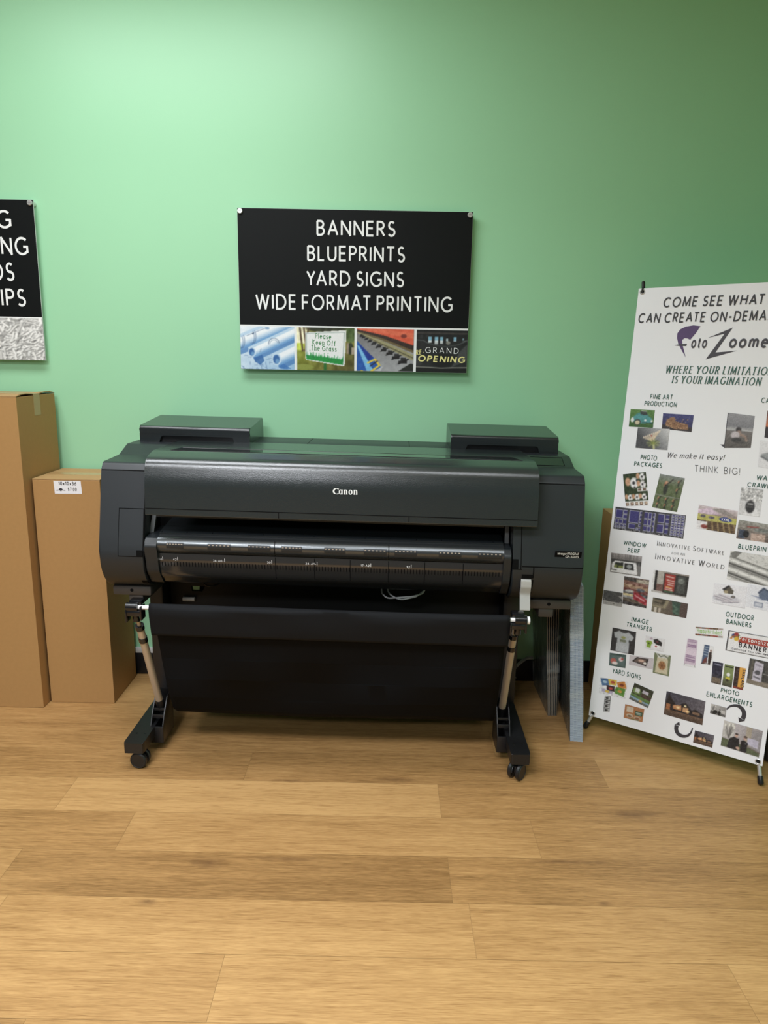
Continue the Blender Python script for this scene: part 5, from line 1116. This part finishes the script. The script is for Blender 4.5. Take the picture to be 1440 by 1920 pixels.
for nm, bg, lo in (('ban1', (46, 48, 70), (84, 74, 66)), ('ban2', (128, 146, 84), (70, 70, 56))):
    c = Cv(28, 56, bg); c.grad(bg, lo, 0, .5, 0, 1); r = random.Random(nm)
    if nm == 'ban2': c.ell(.5, .45, .22, .1, (226, 226, 222)); c.ell(.5, .62, .28, .08, (206, 196, 50)); c.ell(.45, .72, .2, .07, (60, 56, 40)); c.rect(.1, .06, .9, .12, (50, 56, 44))
    else: c.line([(.2, .1), (.8, .12)], .03, (120, 124, 150)); c.rect(.1, .72, .9, .96, (120, 104, 86)); c.noise(40, 10, 16, 3)
    put(nm, c, 'vertical_banner_picture')
c = Cv(32, 60, (230, 160, 50)); c.rect(0, 0, .42, .9, (62, 46, 42)); c.noise(50, 10, 20, 5); c.rect(.44, 0, 1, .9, (236, 164, 52)); c.rect(0, .9, 1, 1, (140, 56, 44)); put('ban3', c, 'travel_banner_picture')
mk = MB(); letters(mk, fb, 'THAILAND', (.5005, .3120), (.5010, .2500), .0085, 'black', .0014); mk.build('lettering', M_ink_dark, sheet, smooth=0)
c = Cv(50, 56, (120, 110, 96)); c.rect(0, 0, 1, .8, (74, 74, 72)); c.rect(.1, 0, .2, .8, (96, 92, 84)); c.poly([(.25, .06), (.62, .12), (.6, .92), (.2, .86)], (190, 184, 200)); c.line([(.3, .2), (.54, .24)], .03, (150, 144, 160)); c.ell(.4, .5, .14, .1, (84, 84, 92)); c.line([(.28, .68), (.52, .72)], .03, (96, 96, 106)); c.line([(.66, 0), (.68, .8)], .02, (44, 46, 46)); c.line([(.66, .5), (1, .52)], .015, (150, 150, 146)); c.rect(0, .84, 1, 1, (132, 122, 106)); c.noise(26, 20, 20, 8); put('window', c, 'shop_window_picture')
# yard signs
c = Cv(60, 46, (224, 224, 228))
for p, k, k2 in (([(.02, .06), (.3, 0), (.36, .4), (.1, .5)], (70, 110, 160), (160, 190, 215)), ([(.3, .02), (.62, 0), (.62, .34), (.36, .36)], (226, 190, 60), (190, 70, 50)), ([(.62, .14), (.9, 0), (1, .4), (.7, .46)], (216, 130, 50), (140, 60, 40)), ([(.26, .42), (.56, .4), (.58, .72), (.3, .74)], (60, 40, 44), (196, 60, 60)), ([(.6, .4), (.96, .44), (.92, .92), (.58, .8)], (90, 150, 50), (220, 150, 60)), ([(.1, .66), (.52, .74), (.5, .92), (.12, .86)], (170, 160, 190), (230, 190, 60))):
    c.poly(p, k); q_ = np.mean(p, 0); c.ell(q_[0], q_[1], .09, .09, k2)
c.noise(40, 24, 20, 2)
for x, y in ((.5, .9), (.7, .9), (.2, .9)): c.line([(x, y), (x, 1)], .008, (160, 160, 164))
put('signs', c, 'yard_signs_picture')
c = Cv(20, 50, (70, 70, 70))
for i in range(4): c.rect(.1, .04 + .25 * i, .9, .24 + .25 * i, (200, 200, 200)); c.ell(.4, .14 + .25 * i, .25, .07, (50, 50, 50)); c.ell(.7, .12 + .25 * i, .1, .05, (110, 110, 110))
put('bw', c, 'photo_strip_picture')
c = Cv(44, 46, (70, 84, 50)); c.rect(0, 0, 1, .3, (56, 60, 44)); c.rect(.05, .26, .4, .52, (120, 150, 80)); c.rect(.14, .22, .36, .46, (206, 212, 206)); c.rect(.5, .2, .8, .36, (190, 182, 196)); c.rect(.5, .4, 1, .62, (80, 62, 52)); c.poly([(0, .6), (1, .62), (1, .78), (0, .72)], (100, 140, 70)); c.poly([(0, .74), (1, .8), (1, .9), (0, .86)], (130, 166, 190)); c.rect(0, .88, 1, 1, (96, 100, 96)); c.ell(.55, .84, .1, .07, (226, 180, 90)); c.noise(40, 16, 16, 3); put('street', c, 'lawn_signs_picture')
c = Cv(46, 36, (184, 116, 66)); c.rect(.1, .1, .46, .5, (206, 186, 160)); c.rect(.56, .3, .94, .62, (44, 84, 60)); c.line([(.62, .42), (.88, .42)], .025, (226, 230, 220)); c.line([(.64, .52), (.86, .52)], .02, (206, 214, 200)); c.ell(.3, .74, .2, .16, (206, 186, 160)); c.ell(.3, .78, .13, .09, (130, 100, 70)); c.ell(.7, .82, .2, .16, (190, 170, 140)); c.ell(.7, .84, .14, .1, (150, 90, 60)); c.line([(.4, .95), (.8, .97)], .025, (90, 130, 80)); put('recipe', c, 'recipe_board_picture')
def nighthouse(w__, h_):
    c = Cv(w__, h_, (66, 66, 78)); c.grad((62, 62, 76), (104, 96, 104), 0, 0, 1, .5); c.poly([(.02, .4), (.08, .1), (.3, .5), (.52, .28), (.68, .52), (.78, .45), (.98, .58), (.98, .8), (.02, .8)], (44, 38, 40)); c.poly([(.2, .5), (.42, .44), (.44, .66), (.22, .66)], (196, 130, 80)); c.rect(.04, .5, .14, .76, (176, 104, 60)); c.poly([(.46, .5), (.6, .48), (.62, .7), (.46, .68)], (206, 150, 96)); c.ell(.52, .42, .04, .04, (250, 230, 170)); c.ell(.6, .62, .05, .05, (240, 200, 130)); c.rect(.72, .56, .9, .66, (130, 96, 70)); c.ell(.34, .56, .05, .06, (250, 214, 150)); c.grad((104, 78, 60), (84, 66, 56), 0, .74, 0, 1, (0, .74, 1, 1)); c.line([(.02, .76), (.98, .78)], .012, (130, 92, 66)); c.noise(34, 30, 20, 3); return c
put('night', nighthouse(76, 50), 'large_house_at_dusk_picture'); put('nights', nighthouse(48, 36), 'small_house_at_dusk_picture')
def couple(w__, h_, grey):
    c = Cv(w__, h_, (180, 172, 176)); c.grad((196, 188, 194), (150, 140, 138), 0, 0, 1, .4); c.rect(0, 0, .3, .62, (196, 192, 186)); c.rect(.6, 0, .74, .7, (170, 156, 136)); c.rect(.74, .06, 1, .8, (150, 144, 146)); c.poly([(.66, .4), (.94, .42), (.94, .72), (.66, .66)], (186, 180, 202)); c.poly([(0, .66), (.3, .7), (1, .84), (1, 1), (0, 1)], (94, 104, 72)); c.line([(.6, .72), (1, .86)], .02, (110, 100, 86)); r = random.Random(5)
    for _ in range(14): x = r.uniform(.06, .28); c.line([(.17, .62), (x, r.uniform(.02, .4))], .007, (110, 106, 102))
    for x, y in ((.04, .1), (.14, .06), (.22, .04), (.27, .1)): c.rect(x, y, x + .035, y + .12, (226, 222, 210))
    c.poly([(.16, .98), (.2, .62), (.3, .52), (.44, .54), (.47, .8), (.44, 1)], (40, 38, 42)); c.ell(.37, .45, .05, .08, (206, 160, 140)); c.ell(.37, .39, .05, .04, (60, 48, 44)); c.poly([(.5, 1), (.5, .6), (.58, .54), (.68, .62), (.66, 1)], (40, 38, 42)); c.ell(.59, .47, .045, .075, (196, 150, 134)); c.ell(.6, .41, .055, .05, (84, 66, 58)); c.ell(.44, .9, .06, .06, (206, 160, 140)); c.ell(.62, .66, .015, .02, (230, 230, 226)); c.noise(20, 24, 18, 4)
    if grey: c.a = np.repeat(c.a.mean(2, keepdims=True), 3, 2) * np.array((1, .98, .96))
    return c
put('bwsmall', couple(44, 32, True), 'small_grey_family_picture'); put('couple', couple(72, 54, False), 'large_family_picture')
# arrows between the enlargements
for nm, arc_, hd in (('arrow_print', arc1, head1), ('arrow_print', arc2, head2)):
    m = MB(); P = fillet(arc_, .05, 5, closed=False); Vv, Ff = [], []; n = len(P)
    for i, p in enumerate(P):
        a, b = Vector(P[max(i - 1, 0)]), Vector(P[min(i + 1, n - 1)]); d = (b - a).normalized(); nn = Vector((-d.y, d.x)); w__ = .002 + .0048 * min(1, i / (n * .6)); Vv += [fb.p(*(Vector(p) + nn * w__), .0009), fb.p(*(Vector(p) - nn * w__), .0009)]
    m.add(Vv, [(2 * i, 2 * i + 1, 2 * i + 3, 2 * i + 2) for i in range(n - 1)]); flat(m, fb, hd, .0010); m.build(nm, M_ink_dark, sheet, smooth=0)
# logo and lettering
m = MB(); flat(m, fb, Fp, .0006); m.build('logo_crescent', M_ink_purple, sheet, smooth=0)
m = MB(); flat(m, fb, Fb, .0009); m.build('logo_crossbar', M_ink_dark, sheet, smooth=0)
m = MB(); flat(m, fb, [Zp[0], Zp[1], Zp[5]], .0006); flat(m, fb, [Zp[1], Zp[2], Zp[4], Zp[5]], .0006); flat(m, fb, [Zp[2], Zp[3], Zp[4]], .0006); m.build('logo_letter', M_ink_dark, sheet, smooth=0)
INKOF = {'hand': M_ink_black, 'serif': M_ink_green, 'bold': M_ink_dark, 'cap': M_ink_green, 'script': M_ink_black, 'thin': M_ink_black, 'sc': M_ink_black, 'thinserif': M_ink_black, 'green': M_ink_lime, 'white': M_white, 'black': M_ink_black, 'tiny': M_ink_dark}
for s, p0, p1, cap, style in TXT:
    ob = lettering('lettering', fb, s, p0, p1, cap, 'sc' if style == 'sc' else style, .0016, INKOF[style], sheet, sc=(style == 'sc'))
